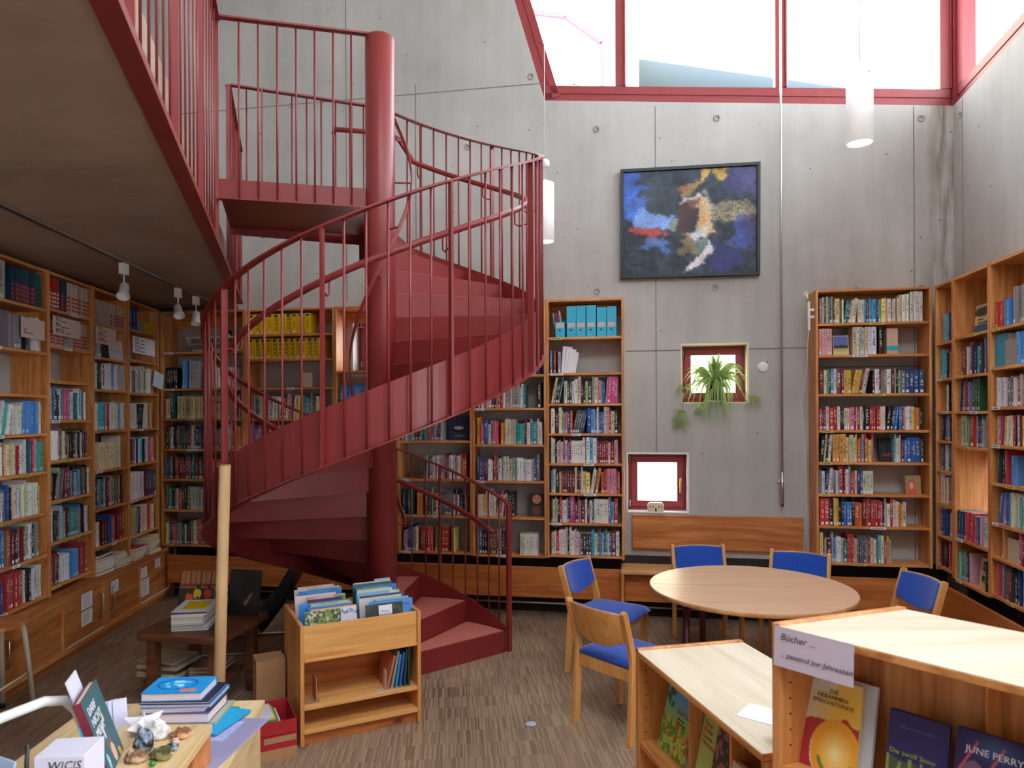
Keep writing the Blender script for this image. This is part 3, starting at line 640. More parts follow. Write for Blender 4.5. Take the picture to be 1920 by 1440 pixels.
b = MB(); b.sweep([(pol(1.077, a, z), pol(1, a, 0), Vector((0, 0, 1))) for a, z in [(A0+(456-A0)*k/120, nos(A0+(456-A0)*k/120)+GH(A0+(456-A0)*k/120)) for k in range(121)]], [(-.022, 0), (.022, 0), (.022, .012), (-.022, .012)]); b.build('guard_rail', M['steel'], st)
posts = [38.6, 75, 113.4, 151.8, 190.3, 228.7, 264.7, 300.6, 336.4, 372.2, 408, 443]
for k, a in enumerate(posts):
    z0 = max(nos(a)-.275, .001); z1 = nos(a)+GH(a); e = pol(1, a, 0); s_ = Vector((-e.y, e.x, 0))
    b = MB(); w = .011 if k else .02
    c0 = pol(1.077, a, 0); q = [c0-e*.018-s_*w/2*1.3, c0+e*.018-s_*w/2*1.3, c0+e*.018+s_*w/2*1.3, c0-e*.018+s_*w/2*1.3]
    b.prism([(p.x, p.y) for p in q], z0, z1); b.build('post', M['steel'], st)
    # bracket to the hand rail
    zh = nos(a)+.72
    b = MB(); b.tube([pol(1.06, a, zh-.09), pol(1.0, a, zh-.10), pol(.975, a, zh-.085), pol(.972, a, zh-.01)], .0055, 6); b.build('bracket', M['steel'], st, True)
    if k < len(posts)-1:
        for j in range(1, 6):
            aa = a+(posts[k+1]-a)*j/6; zb = max(nos(aa)-.275, .001) if aa > fl0 else max(nos(aa)-.0, .05)
            b = MB(); b.tube([pol(1.077, aa, zb), pol(1.077, aa, nos(aa)+GH(aa))], .0065, 8); b.build('baluster', M['steel'], st, True)
# platform joining the gallery
PF = (-1.849-CX, 4.42-CY); PB = (GE(5.27)-CX, 5.27-CY)
pt_ = pol(RO, AL, 0); pe = pol(.95, AL+12, 0)
plat = [(.0, -.01), PF, PB, (pe.x, pe.y), (pt_.x, pt_.y)]
b = MB(); b.prism(plat, 3.225, 3.27); b.build('platform', M['steel'], st)
def plate(p, q, z0, z1, t=.008, name='kick_plate'):
    p, q = Vector(p), Vector(q); d = (q-p).normalized(); nn = Vector((-d.y, d.x))*t
    b = MB(); b.prism([tuple(p), tuple(q), tuple(q+nn), tuple(p+nn)], z0, z1); return b.build(name, M['steel'], st)
plate((-.07, -.02), PF, 3.17, 3.30); pc = pol(1.04, 100, 0); plate(PB, (pc.x, pc.y), 3.17, 3.30)
b = MB(); b.prism([(-.07, -.02), PF, (PF[0], PF[1]-.045), (-.07, -.065)], 3.165, 3.175); b.build('kick_plate_flange', M['steel'], st)
ZR = 4.30
def rail_run(p, q, z0, npost, parent, pitch=.112, zr=ZR, post_every=6, name='baluster', ends=(0, 0)):
    p, q = Vector(p), Vector(q); d = (q-p); ln = d.length; d.normalize(); nn = Vector((-d.y, d.x)); n = max(1, round(ln/pitch))
    b = MB(); b.prism([tuple(p-nn*.022), tuple(q-nn*.022), tuple(q+nn*.022), tuple(p+nn*.022)], zr, zr+.012); b.build('guard_rail', M['steel'], parent)
    for k in range(n+1):
        if (k == 0 and not ends[0]) or (k == n and not ends[1]): continue
        c = p+d*ln*k/n
        if k % post_every == 0:
            b = MB(); b.prism([tuple(c-d*.007-nn*.02), tuple(c+d*.007-nn*.02), tuple(c+d*.007+nn*.02), tuple(c-d*.007+nn*.02)], z0, zr); b.build('post', M['steel'], parent)
        else:
            b = MB(); b.tube([(c.x, c.y, z0), (c.x, c.y, zr)], .0065, 8); b.build(name, M['steel'], parent, True)
off = (0.0, -.035)
rail_run((-.06, -.055), (PF[0]+.02, PF[1]-.035), 3.17, 0, st, ends=(0, 0), post_every=99)
pb2 = pol(1.077, 456-360, 0)
for aa in (449, 455):
    b = MB(); b.tube([pol(1.077, aa, nos(aa)-.275), pol(1.077, aa, nos(aa)+GH(aa))], .0065, 8); b.build('baluster', M['steel'], st, True)
rail_run((pb2.x, pb2.y), (PB[0], PB[1]+.02), 3.17, 0, st, ends=(0, 1), post_every=9)
hr = [pol(.972, a, nos(a)+.72) for a in np.linspace(42, 445, 110)]
end = hr[-1]; hr += [Vector((end.x-.12, end.y-.02, 4.02)), Vector((end.x-.25, end.y-.06, 4.05)), Vector((-.52, .84, 4.05)), Vector((-.53, .87, 4.03))]
b = MB(); b.tube(hr, .019, 12); b.build('hand_rail', M['steel'], st, True)
b = MB(); b.sweep([(pol(.205, a, nos(a)+.80), pol(1, a, 0), Vector((0, 0, 1))) for a in np.linspace(48, 448, 150)], [(-.004, 0), (.004, 0), (.004, .055), (-.004, .055)]); b.build('inner_hand_rail', M['steel'], st)
for a in (50, 95, 140, 185, 230, 275, 320, 365, 410, 445):
    b = MB(); b.tube([pol(.09, a, nos(a)+.815), pol(.205, a, nos(a)+.815)], .006, 6); b.build('rail_stub', M['steel'], st, True)
b = MB(); aa = [278, 284, 290, 296]
for k in range(3): b.add([pol(.0977, aa[k], .585+.004*k), pol(.0977, aa[k+1], .589+.004*k), pol(.0977, aa[k+1], .655), pol(.0977, aa[k], .645+.003*k)], [(0, 1, 2, 3)])
b.build('tape_patch', M['tape'], st)

# ------------------------------------------------------------------ gallery railing
gr = thing('gallery_railing', 'red steel railing along the edge of the upper gallery', 'railing')
def gpt(Y, o=0): d = Vector((-.319, 1)).normalized(); n = Vector((d.y, -d.x)); p = Vector((GE(Y), Y))+n*o; return (p.x, p.y)
def gplate(Y0, Y1, o0, o1, z0, z1, name): b = MB(); b.prism([gpt(Y0, o0), gpt(Y1, o0), gpt(Y1, o1), gpt(Y0, o1)], z0, z1); return b.build(name, M['steel'], gr)
gplate(-1.2, 6.62, -.064, .0, 2.860, 2.868, 'flange'); gplate(-1.2, 6.62, .0, .008, 2.860, 2.892, 'lip')
for Ya, Yb in ((-1.2, 4.42), (5.29, 6.62)):
    gplate(Ya, Yb, -.034, .01, ZR, ZR+.012, 'guard_rail'); n = round((Yb-Ya)/.135)
    for k in range(n+1):
        Y = Ya+(Yb-Ya)*k/n; p = Vector(gpt(Y, -.012)); d = Vector((-.319, 1)).normalized(); nn = Vector((d.y, -d.x))
        b = MB()
        if k % 6 == 0 or k == n:
            b.prism([tuple(p-d*.006-nn*.016), tuple(p+d*.006-nn*.016), tuple(p+d*.006+nn*.012), tuple(p-d*.006+nn*.012)], 2.868, ZR); b.build('post', M['steel'], gr)
        else: b.tube([(p.x, p.y, 2.868), (p.x, p.y, ZR)], .005, 8); b.build('baluster', M['steel'], gr, True)
# upper gallery floor covering and a low parapet wall sheet behind
# ------------------------------------------------------------------ base cabinet on the left wall
cab = thing('base_cabinet', 'long low pine cabinet with sliding doors under the left bookcases', 'cabinet', FL)
b = MB(); b.box(-1.4, 2.70, -.02, .24, .07, .478); b.build('body', M['shelf_x'], cab)
b = MB(); b.box(-1.4, 2.70, -.005, .24, 0, .07); b.build('plinth', M['plank'], cab)
b = MB(); b.box(-1.4, 2.715, -.065, .24, .48, .515); b.build('worktop', M['oak_x'], cab, bevel=.003)
b = MB(); b.box(-1.4, 2.70, -.05, -.02, .07, .115); b.build('bottom_rail', M['shelf_x'], cab, bevel=.002)
b = MB(); b.box(-1.4, 2.70, -.05, -.02, .455, .478); b.build('top_rail', M['shelf_x'], cab, bevel=.002)
DOORS = [(-.60, .0, None, []), (.02, .70, .05, []), (.715, 1.27, 1.235, [(.97, .20, .16, .11), (.97, .325, .16, .12)]), (1.385, 1.94, 1.42, [(1.43, .335, .13, .10)]), (1.955, 2.56, 2.66, [(1.99, .16, .16, .15), (1.99, .33, .12, .09), (2.28, .36, .12, .085)])]
for x0, x1, hx, papers in DOORS:
    b = MB(); b.box(x0, x1, -.034, -.021, .115, .455); d = b.build('door', M['oak_x'], cab, bevel=.002)
    if hx:
        b = MB(); b.tube([(hx, -.035, .22), (hx, -.065, .22), (hx, -.07, .225), (hx, -.07, .385), (hx, -.065, .39), (hx, -.035, .39)], .006, 8); b.build('handle', M['chrome'], d, True)
    for px, pz, pw, ph in papers:
        b = MB(); b.box(px, px+pw, -.036, -.0345, pz, pz+ph); k = b.build('paper_notice', M['paper'], d)
        b = MB()
        for j in range(int(ph/.014)-1): b.box(px+.015, px+pw-R.uniform(.02, .06), -.0365, -.036, pz+ph-.018-j*.014, pz+ph-.0145-j*.014)
        b.build('lettering', M['tape'], d)
for xx in (.707, 1.327, 1.9475, 2.63):
    w = .05 if xx in (1.327, 2.63) else .006
    b = MB(); b.box(xx-w, xx+w, -.05, -.021, .115, .455); b.build('stile', M['shelf_z'], cab, bevel=.002)
for x0, x1 in ((.715, 1.27), (1.955, 2.58)):
    b = MB(); b.box(x0, x1, -.056, -.0505, .112, .119); b.build('rail_track', M['white'], cab)

# heating cover planks below the wall bookcases
hb = thing('heater_cover', 'long pine board covering the heating pipes along the back wall', 'heater cover', FB)
for x0, x1, zt_ in ((-3.37, -1.1, .45), (-1.098, .998, .45), (1.035, 2.529, .425), (2.565, 3.5, .45)): b = MB(); b.box(x0, x1, -.012, .012, .18, zt_); b.build('board', M['plank'], hb, bevel=.003)
b = MB(); b.tube([(-3.4, .12, .10), (3.5, .12, .10)], .012, 8); b.build('pipe', M['chrome'], hb, True)
b = MB(); b.box(-3.45, 3.7, .2, .246, 0.001, .17); b.box(-3.45, 3.7, .235, .246, .17, .53); b.build('dark_backing', M['dark_hole'], hb)
hr_ = thing('heater_cover', 'long pine board covering the heating pipes along the right-hand wall', 'heater cover', FR)
b = MB(); b.box(.0, 3.2, -.012, .012, .18, .45); b.build('board', M['plank'], hr_, bevel=.003)
b = MB(); b.box(.0, 3.2, .235, .246, 0.001, .53); b.build('dark_backing', M['dark_hole'], hr_)

# ------------------------------------------------------------------ bench with back board
bn = thing('bench', 'oak wall bench with a broad back board under the small window', 'bench', FB)
b = MB(); b.box(1.0, 2.58, -.10, .235, .43, .46); b.build('seat', M['bench_x'], bn, bevel=.004)
b = MB(); b.box(1.10, 2.555, .205, .245, .60, .90); b.build('back_board', M['oak_x'], bn, bevel=.003)
for x in (1.0, 2.53): b = MB(); b.box(x+.002, x+.031, -.095, .2, .001, .4295); b.build('leg', M['shelf_z'], bn, bevel=.003)

# ------------------------------------------------------------------ round table and chairs
tb = thing('round_table', 'round beech-topped table with maroon steel legs among the blue chairs', 'table', T(1.4865, 4.376))
TZ = .72
b = MB(); b.lathe([(.001, TZ), (.614, TZ), (.614, TZ-.026), (.001, TZ-.026)], 80); b.build('tabletop', M['table_lam'], tb)
b = MB(); b.lathe([(.6145, TZ-.0005), (.617, TZ-.001), (.6185, TZ-.004), (.6185, TZ-.022), (.6145, TZ-.026)], 80); b.build('edge_band', M['bench_x'], tb, True)
b = MB(); b.box(-.6, .6, -.0008, .0008, TZ-.0005, TZ+.0006); b.build('seam', M['oak_x'], tb, mw=RZ(rad(-8)))
for k, a in enumerate((205, 240, 275, 320, 20, 60, 110, 150)):
    if k in (1, 3, 5, 7): continue
    x, y = .5*math.cos(rad(a)), .5*math.sin(rad(a))
    b = MB(); b.tube([(x, y, .001), (x, y, TZ-.027)], .021, 14); b.build('leg', M['maroon'], tb, True)
b = MB(); b.tube([(-.49, -.16, .001), (-.49, -.16, TZ-.027)], .001, 4)
b = MB()
for a in (205, 275, 20, 110):
    a2 = {205: 275, 275: 20, 20: 110, 110: 205}[a]; p = Vector((.5*math.cos(rad(a)), .5*math.sin(rad(a)))); q = Vector((.5*math.cos(rad(a2)), .5*math.sin(rad(a2)))); d = (q-p).normalized(); nn = Vector((-d.y, d.x))*.012
    b.prism([tuple(p-nn), tuple(q-nn), tuple(q+nn), tuple(p+nn)], TZ-.075, TZ-.0275)
b.build('apron', M['maroon'], tb)
def make_chair():
    t = thing('chair', '', 'chair', None, 'blue chairs around the round table')
    w = .44
    for s in (-1, 1):
        x = s*(w/2-.014)
        prof = [(-.215, .001), (-.19, .44), (-.20, .50), (-.265, .725), (-.262, .737), (-.24, .742), (-.228, .735), (-.158, .50), (-.145, .44), (-.172, .001)]
        b = MB(); n = len(prof)
        b.add([(x-.014, y, z) for y, z in prof]+[(x+.014, y, z) for y, z in prof], [tuple(range(n)), tuple(range(n, 2*n))[::-1]]+[(i, n+i, n+(i+1) % n, (i+1) % n) for i in range(n)])
        b.build('rear_leg', M['beech'], t, bevel=.004)
        prof = [(.215, .001), (.235, .41), (.185, .41), (.178, .001)]; n = 4; b = MB()
        b.add([(x-.014, y, z) for y, z in prof]+[(x+.014, y, z) for y, z in prof], [tuple(range(n))[::-1], tuple(range(n, 2*n))]+[(i, (i+1) % n, n+(i+1) % n, n+i) for i in range(n)])
        b.build('front_leg', M['beech'], t, bevel=.004)
        b = MB(); b.box(x-.011, x+.011, -.16, .19, .335, .405); b.build('side_rail', M['beech'], t, bevel=.003)
    for y in (-.165, .2): b = MB(); b.box(-w/2+.029, w/2-.029, y-.01, y+.01, .335, .405); b.build('cross_rail', M['beech'], t, bevel=.003)
    # seat cushion: waterfall front
    b = MB(); nx, ny = 9, 12; vs = []
    for j in range(ny+1):
        v = j/ny; y = -.175+.43*v
        for i in range(nx+1):
            u = i/nx*2-1; z = .437+.012*(1-u*u)*math.sin(math.pi*min(1, v*1.15))-.008*(abs(u)**4)-(max(0, v-.82)/.18)**2*.032-.008*(v < .01)
            vs.append((u*(w/2-.004), y, z))
    fs = [(j*(nx+1)+i, j*(nx+1)+i+1, (j+1)*(nx+1)+i+1, (j+1)*(nx+1)+i) for j in range(ny) for i in range(nx)]
    n0 = len(vs); vs += [(x, y, .406 if y < .2 else .396) for x, y, z in vs]
    fs += [tuple(n0+k for k in f[::-1]) for f in fs]
    rim = [i for i in range(nx+1)]+[(j)*(nx+1)+nx for j in range(1, ny+1)]+[ny*(nx+1)+i for i in range(nx-1, -1, -1)]+[j*(nx+1) for j in range(ny-1, 0, -1)]
    fs += [(rim[k], n0+rim[k], n0+rim[(k+1) % len(rim)], rim[(k+1) % len(rim)]) for k in range(len(rim))]
    b.add(vs, fs); b.build('seat', M['blue_fab'], t, True)
    # curved back rest: plywood shell + blue pad
    def shell(name, m, off, th, inset):
        b = MB(); nx, nz = 14, 6; vs = []
        for lay_ in (0, th):
            for j in range(nz+1):
                for i in range(nx+1):
                    u = i/nx*2-1; zt = .728-.006*u*u-inset; zb = .515+.05*u*u*1.0-.0+inset; z = zb+(zt-zb)*j/nz
                    lean_ = -.19-(z-.5)*.29; y = lean_-.035*(1-u*u)+off+lay_
                    vs.append((u*(w/2-.027-inset*.2), y, z))
        n0 = (nx+1)*(nz+1); fs = []
        for j in range(nz):
            for i in range(nx):
                a = j*(nx+1)+i; fs += [(a, a+1, a+nx+2, a+nx+1), (n0+a+nx+1, n0+a+nx+2, n0+a+1, n0+a)]
        rim = list(range(nx+1))+[j*(nx+1)+nx for j in range(1, nz+1)]+[nz*(nx+1)+i for i in range(nx-1, -1, -1)]+[j*(nx+1) for j in range(nz-1, 0, -1)]
        fs += [(rim[k], n0+rim[k], n0+rim[(k+1) % len(rim)], rim[(k+1) % len(rim)]) for k in range(len(rim))]
        b.add(vs, fs); b.build(name, m, t, True, .002)
    shell('backrest', M['beech'], .0, .011, 0); shell('back_pad', M['blue_fab'], .0115, .024, .004)
    return t
def copy_tree(o, parent=None):
    c = o.copy(); COL.objects.link(c); c.parent = parent
    for ch in o.children: copy_tree(ch, c)
    return c
ch0 = make_chair()
def chair_at(o, mx, my, fx, fy, label):
    a = math.atan2(-fx, fy); f = Vector((fx, fy)).normalized(); c = Vector((mx, my))+f*.2
    o.matrix_world = T(c.x, c.y) @ RZ(a); o['label'] = label; return o
SPOTS = [(.495, 3.93, .758, .65, 'blue-seated wooden chair showing its plain plywood back, nearest the camera'),
 (.49, 5.06, .84, -.54, 'blue chair left of the round table, behind the chair showing its plywood back'),
 (1.51, 5.66, .02, -1, 'blue chair facing out from under the bench board behind the round table'),
 (2.2, 5.36, -.5, -.86, 'blue chair behind the table, beside the back wall bookcase'),
 (2.66, 4.60, -1, -.06, 'blue chair at the right side of the round table facing left')]
for i, s in enumerate(SPOTS): chair_at(ch0 if i == 0 else copy_tree(ch0), *s)

# ------------------------------------------------------------------ pendant lamps, track lights
def pendant(x, y, zb, zt, label, ball=None, cx=None):
    t = thing('pendant_lamp', label, 'pendant lamp', T(x, y), 'pendant lamps')
    r = .075; b = MB(); b.lathe([(r-.004, zb+.002), (r, zb), (r, zt-.004), (r-.006, zt), (.012, zt), (.012, zt-.003), (r-.006, zt-.006), (r-.004, zt-.01), (r-.004, zb+.002)], 40); b.build('lamp_shade', M['opal'], t, True)
    b = MB(); b.tube([(0, 0, zt), (0, 0, ROOF)], .0035, 6); b.build('cord', M['white'], t, True)
    b = MB(); b.lathe([(.001, zt+.03), (.014, zt+.028), (.016, zt), (.001, zt)], 14); b.build('cap', M['white'], t, True)
    b = MB(); b.tube([(r*.3, -r*.9, zt-.03), (r*.3, -r*1.02, zt-.03)], .004, 6); b.build('screw', M['chrome'], t, True)
    if ball: b = MB(); b.lathe([(max(.001, .04*math.sin(k*math.pi/12)), ball-.04*math.cos(k*math.pi/12)) for k in range(13)], 20); b.build('cord_ball', M['white'], t, True)
pendant(.275, 5.70, 3.21, 3.69, 'white cylinder pendant lamp with a cord ball beside the staircase', ball=3.85)
pendant(2.107, 4.22, 3.43, 3.86, 'white cylinder pendant lamp hanging in front of the clerestory window')
tr = thing('light_track', 'thin black lighting track on the concrete slab above the left bookcases', 'light track')
def tpt(Y): return (-2.265-.0828*Y, Y)
b = MB(); (xa, ya), (xb, yb) = tpt(1.5), tpt(6.6); b.prism([(xa-.012, ya), (xa+.012, ya), (xb+.012, yb), (xb-.012, yb)], 2.853, 2.8695); b.build('rail', M['black'], tr)
b = MB(); b.prism([(xa+.013, ya), (xa+.020, ya), (xb+.020, yb), (xb+.013, yb)], 2.855, 2.8695); b.build('rail_edge', M['alu'], tr)
for Y, tilt, yaw, label in ((4.80, 35, 200, 'white track spotlight nearest, above the cream-volume bookcase'), (5.74, 40, 215, 'white track spotlight, middle one of the three on the slab'), (6.14, -15, 20, 'white track spotlight farthest along the track by the staircase')):
    x, y = tpt(Y); s = thing('track_spotlight', label, 'spotlight', T(x, y, 0), 'track spotlights under the slab')
    b = MB(); b.box(-.018, .018, -.035, .035, 2.775, 2.852); b.build('adapter', M['white'], s, bevel=.003)
    b = MB(); b.tube([(0, 0, 2.775), (0, 0, 2.70)], .006, 8); b.build('stem', M['white'], s, True)
    b = MB(); b.lathe([(.001, .045), (.025, .045), (.03, .038), (.033, -.03), (.043, -.06), (.043, -.068), (.038, -.068), (.03, -.04), (.001, -.035)], 22); b.build('spot_head', M['white'], s, True, mw=T(0, 0, 2.672) @ RZ(rad(yaw)) @ RX(rad(tilt)))

# ------------------------------------------------------------------ painting
def canvas(u, v):
    n = lambda s, k: vnoise(u, v, s, k)
    ju = u+(n(14, 1)-.5)*.05+(n(40, 2)-.5)*.03; jv = v+(n(14, 3)-.5)*.05+(n(40, 4)-.5)*.03
    fine = RN.rand(*u.shape)
    im = base(u, (36, 50, 66)); im = im+((n(30, 5)-.5)*34+(fine-.5)*40)[..., None]*np.array([1, 1.1, 1.2])
    im = lay(im, np.clip(1-np.hypot((ju-.2)/.3, (jv-.2)/.35), 0, 1)*.5, (70, 88, 104))
    def blob(im, c, r, col, a=1, th=.35, k=6): return lay(im, ((1-np.hypot((ju-c[0])/r[0], (jv-c[1])/r[1])) > (n(26, k)-.5)*1.1), col, a)
    im = blob(im, (.04, .18), (.09, .26), (44, 96, 214), .9); im = blob(im, (.10, .32), (.07, .1), (60, 110, 225), .8)
    im = blob(im, (.93, .1), (.14, .17), (84, 80, 152), .8); im = blob(im, (.82, .14), (.08, .12), (60, 60, 130), .6)
    P = lambda im, pts, c, a=1: lay(im, inpoly(ju, jv, pts), c, a)
    im = P(im, [(.55, .17), (.6, .02), (.68, .0), (.66, .08), (.58, .16)], (206, 156, 66)); im = blob(im, (.72, .05), (.05, .07), (214, 168, 60), .9); im = blob(im, (.56, .15), (.04, .04), (198, 100, 62))
    im = P(im, [(.42, .22), (.53, .12), (.55, .2), (.47, .27)], (176, 140, 70), .8); im = blob(im, (.46, .18), (.05, .03), (184, 98, 70), .8)
    im = P(im, [(.08, .45), (.12, .32), (.17, .35), (.2, .42), (.3, .44), (.38, .44), (.31, .58), (.1, .545)], (112, 152, 226))
    im = P(im, [(.31, .58), (.38, .45), (.43, .5), (.42, .61)], (150, 160, 155), .8)
    im = P(im, [(.04, .55), (.1, .535), (.29, .59), (.36, .62), (.27, .63), (.2, .62), (.05, .58)], (200, 62, 56)); im = blob(im, (.24, .65), (.06, .05), (170, 70, 64), .8)
    im = blob(im, (.24, .69), (.1, .05), (76, 124, 222), .8); im = blob(im, (.32, .75), (.03, .06), (64, 110, 214), .8)
    im = P(im, [(.43, .31), (.57, .26), (.56, .45), (.52, .55), (.49, .62), (.41, .62), (.4, .43)], (74, 50, 52))
    im = P(im, [(.43, .31), (.575, .255), (.56, .37), (.52, .37), (.49, .33)], (142, 84, 70))
    im = P(im, [(.4, .33), (.5, .26), (.57, .235), (.58, .255), (.44, .32)], (214, 206, 206))
    im = P(im, [(.57, .25), (.62, .28), (.665, .42), (.69, .5), (.68, .6), (.62, .62), (.56, .56), (.57, .45)], (208, 172, 122)); im = blob(im, (.62, .5), (.04, .05), (214, 150, 100), .9)
    im = P(im, [(.58, .2), (.63, .22), (.66, .36), (.69, .5), (.66, .44), (.61, .3)], (150, 140, 150), .8)
    im = P(im, [(.5, .6), (.6, .56), (.62, .63), (.55, .68), (.46, .62)], (206, 204, 208), .9)
    wing = np.hypot((ju-.83)/.17, (jv-.42)/.12); im = lay(im, (wing < 1) & (jv < .5) & (RN.rand(*u.shape) > .35), (190, 166, 120))
    im = blob(im, (.9, .62), (.08, .15), (56, 88, 205), .75); im = blob(im, (.95, .6), (.06, .12), (70, 60, 120), .6)
    im = P(im, [(.68, .68), (.85, .76), (.95, .9), (.8, .98), (.62, .95), (.66, .8)], (44, 46, 128), .8)
    im = P(im, [(.5, .8), (.54, .68), (.63, .64), (.62, .74), (.55, .82)], (126, 144, 130), .8); im = blob(im, (.48, .72), (.05, .09), (182, 138, 84), .7)
    im = P(im, [(.48, .99), (.52, .87), (.6, .8), (.64, .655), (.67, .71), (.645, .84), (.6, .9), (.53, .94)], (214, 206, 208))
    im = P(im, [(.74, .68), (.8, .72), (.86, .76), (.82, .74)], (196, 206, 196))
    ny_, nx_ = u.shape; jj, ii = np.meshgrid(np.arange(ny_), np.arange(nx_), indexing='ij')
    for rds in (5, 3, 2):
        aa = RN.rand(ny_, nx_)*6.283; rr_ = RN.rand(ny_, nx_)*rds
        im = .45*im+.55*im[np.clip((jj+rr_*np.sin(aa)).astype(int), 0, ny_-1), np.clip((ii+rr_*np.cos(aa)).astype(int), 0, nx_-1)]
    g_ = im.mean(-1, keepdims=True); im = g_+(im-g_)*.82
    return im*(1+(RN.rand(*u.shape)-.5)[..., None]*.5)*(.82+.3*n(9, 12)[..., None])
pcn = WB(0, 0)
pw, ph = 1.205, .985
pa = thing('painting', 'framed abstract painting in dark blues hanging on the concrete wall', 'painting', MBACK @ T(1.0, -.05, 3.02) @ RY(rad(.4)))
paint_grid('canvas', pw-.06, ph-.06, canvas, 260, 212, M['paint'], pa, T(.03, .018, .03))
for x0, x1, z0, z1 in ((0, pw, 0, .028), (0, pw, ph-.028, ph), (0, .028, .028, ph-.028), (pw-.028, pw, .028, ph-.028)):
    b = MB(); b.box(x0, x1, 0, .046, z0, z1); b.build('frame', M['black'], pa, bevel=.002)
b = MB(); b.box(.02, pw-.02, .022, .045, .02, ph-.02); b.build('backing_board', M['dark_hole'], pa)

# ------------------------------------------------------------------ wall fittings
po = thing('window_rod', 'long thin metal crank rod fixed to the concrete wall beside the window', 'rod', MBACK)
ur = 2.378
b = MB(); b.tube([(ur, -.06, 1.08), (ur, -.06, ROOF)], .0095, 10); b.build('rod', M['alu'], po, True)
b = MB(); b.tube([(ur, -.06, 1.02), (ur, -.06, 1.30)], .012, 10); b.build('crank_sleeve', M['chrome'], po, True)
b = MB(); b.tube([(ur, -.06, 1.0), (ur, -.06, 1.02)], .0115, 10); b.build('rubber_tip', M['black'], po, True)
b = MB(); b.box(ur-.03, ur+.03, -.02, 0, 1.2, 1.235); b.box(ur-.01, ur+.01, -.06, -.02, 1.205, 1.23); b.build('wall_bracket', M['cream_metal'], po, bevel=.003)
ds = thing('wall_disc', 'small round white disc on the concrete beside the plant window', 'disc', MBACK @ T(2.232, 0, 2.212))
b = MB(); b.lathe([(.045, 0), (.045, -.008), (.04, -.011), (.001, -.012)], 28); b.build('cover_plate', M['white'], ds, True, mw=RX(rad(-90)))
fd = thing('floor_socket', 'small round metal floor disc set in the parquet', 'floor disc', T(.1025, 4.07)); b = MB(); b.lathe([(.032, .0005), (.03, .003), (.001, .003)], 24); b.build('cover_plate', plain('pale_blue_metal', (176, 188, 212), .5), fd, True)
# clip lamp at the bookcase beside the bench
cl = thing('clip_lamp', 'slim white clip lamp with a cable on the side of the bookcase', 'lamp', FB @ T(2.6094, 0, 0))
b = MB(); b.box(-.055, -.035, .03, .05, 2.50, 2.74); b.build('body', M['white'], cl, bevel=.003)
b = MB(); b.box(-.035, -.001, .03, .05, 2.60, 2.62); b.box(-.035, -.001, .03, .05, 2.66, 2.68); b.build('clip', M['white'], cl, bevel=.002)
b = MB(); b.tube([(-.045, .04, 2.74), (-.10, -.02, 2.80)], .006, 8); b.build('arm', M['white'], cl, True); b = MB(); b.tube([(-.045, .04, 2.74), (-.065, .05, 2.83)], .006, 8); b.build('arm', M['white'], cl, True)
b = MB(); b.tube([(-.045, .04, 2.5), (-.04, .1, 2.4), (-.04+.015, .2, 2.2), (-.06, .24, 1.9), (-.03, .242, 1.5), (-.02, .242, .9), (-.03, .242, .56)], .0035, 6); b.build('cable', M['white'], cl, True)
# toy house on the window ledge
hs = thing('toy_house', 'tiny carved wooden house on the ledge of the low window', 'toy house', MBACK @ T(1.235, .01, LW[2]+.0125))
prof = [(0, 0), (.145, 0), (.145, .06), (.125, .08), (.02, .08), (0, .06)]
b = MB(); n = 6; b.add([(x, y, z) for y in (0, .05) for x, z in prof], [tuple(range(n)), tuple(range(n, 2*n))[::-1]]+[(i, n+i, n+(i+1) % n, (i+1) % n) for i in range(n)]); b.build('body', M['pale_x'], hs, bevel=.004)
b = MB()
for x in (.02, .045, .095, .118): b.box(x, x+.009, -.001, .0005, .035, .047)
b.box(.066, .08, -.001, .0005, .0, .03); b.build('window', M['ink'], hs)
# spider plant
def leaf_mat():
    m, t, bb = nt('variegated_leaf'); a = N(t, 'ShaderNodeAttribute', attribute_name='Col'); L(t, a, 'Color', bb, 'Base Color'); bb.inputs['Roughness'].default_value = .45
    bb.inputs['Subsurface Weight'].default_value = .0; tl = N(t, 'ShaderNodeBsdfTranslucent'); L(t, a, 'Color', tl, 0); mx = N(t, 'ShaderNodeMixShader'); mx.inputs[0].default_value = .4; o = t.nodes['Material Output']; L(t, bb, 0, mx, 1); L(t, tl, 0, mx, 2); L(t, mx, 0, o, 0); return m
M['leaf'] = leaf_mat()
pl = thing('spider_plant', 'trailing spider plant in a brown pot on the small window ledge', 'plant', MBACK @ T(1.83, .055, PW[2]+.0125))
b = MB(); b.lathe([(.001, 0), (.055, 0), (.078, .135), (.082, .135), (.082, .155), (.072, .155), (.07, .14), (.001, .135)], 28); b.build('pot', plain('brown_pot', (92, 36, 34), .5), pl, True)
b = MB(); b.lathe([(.001, -.0), (.09, 0), (.1, .012), (.095, .012), (.085, .004), (.001, .004)], 28); b.build('saucer', M['white'], pl, True)
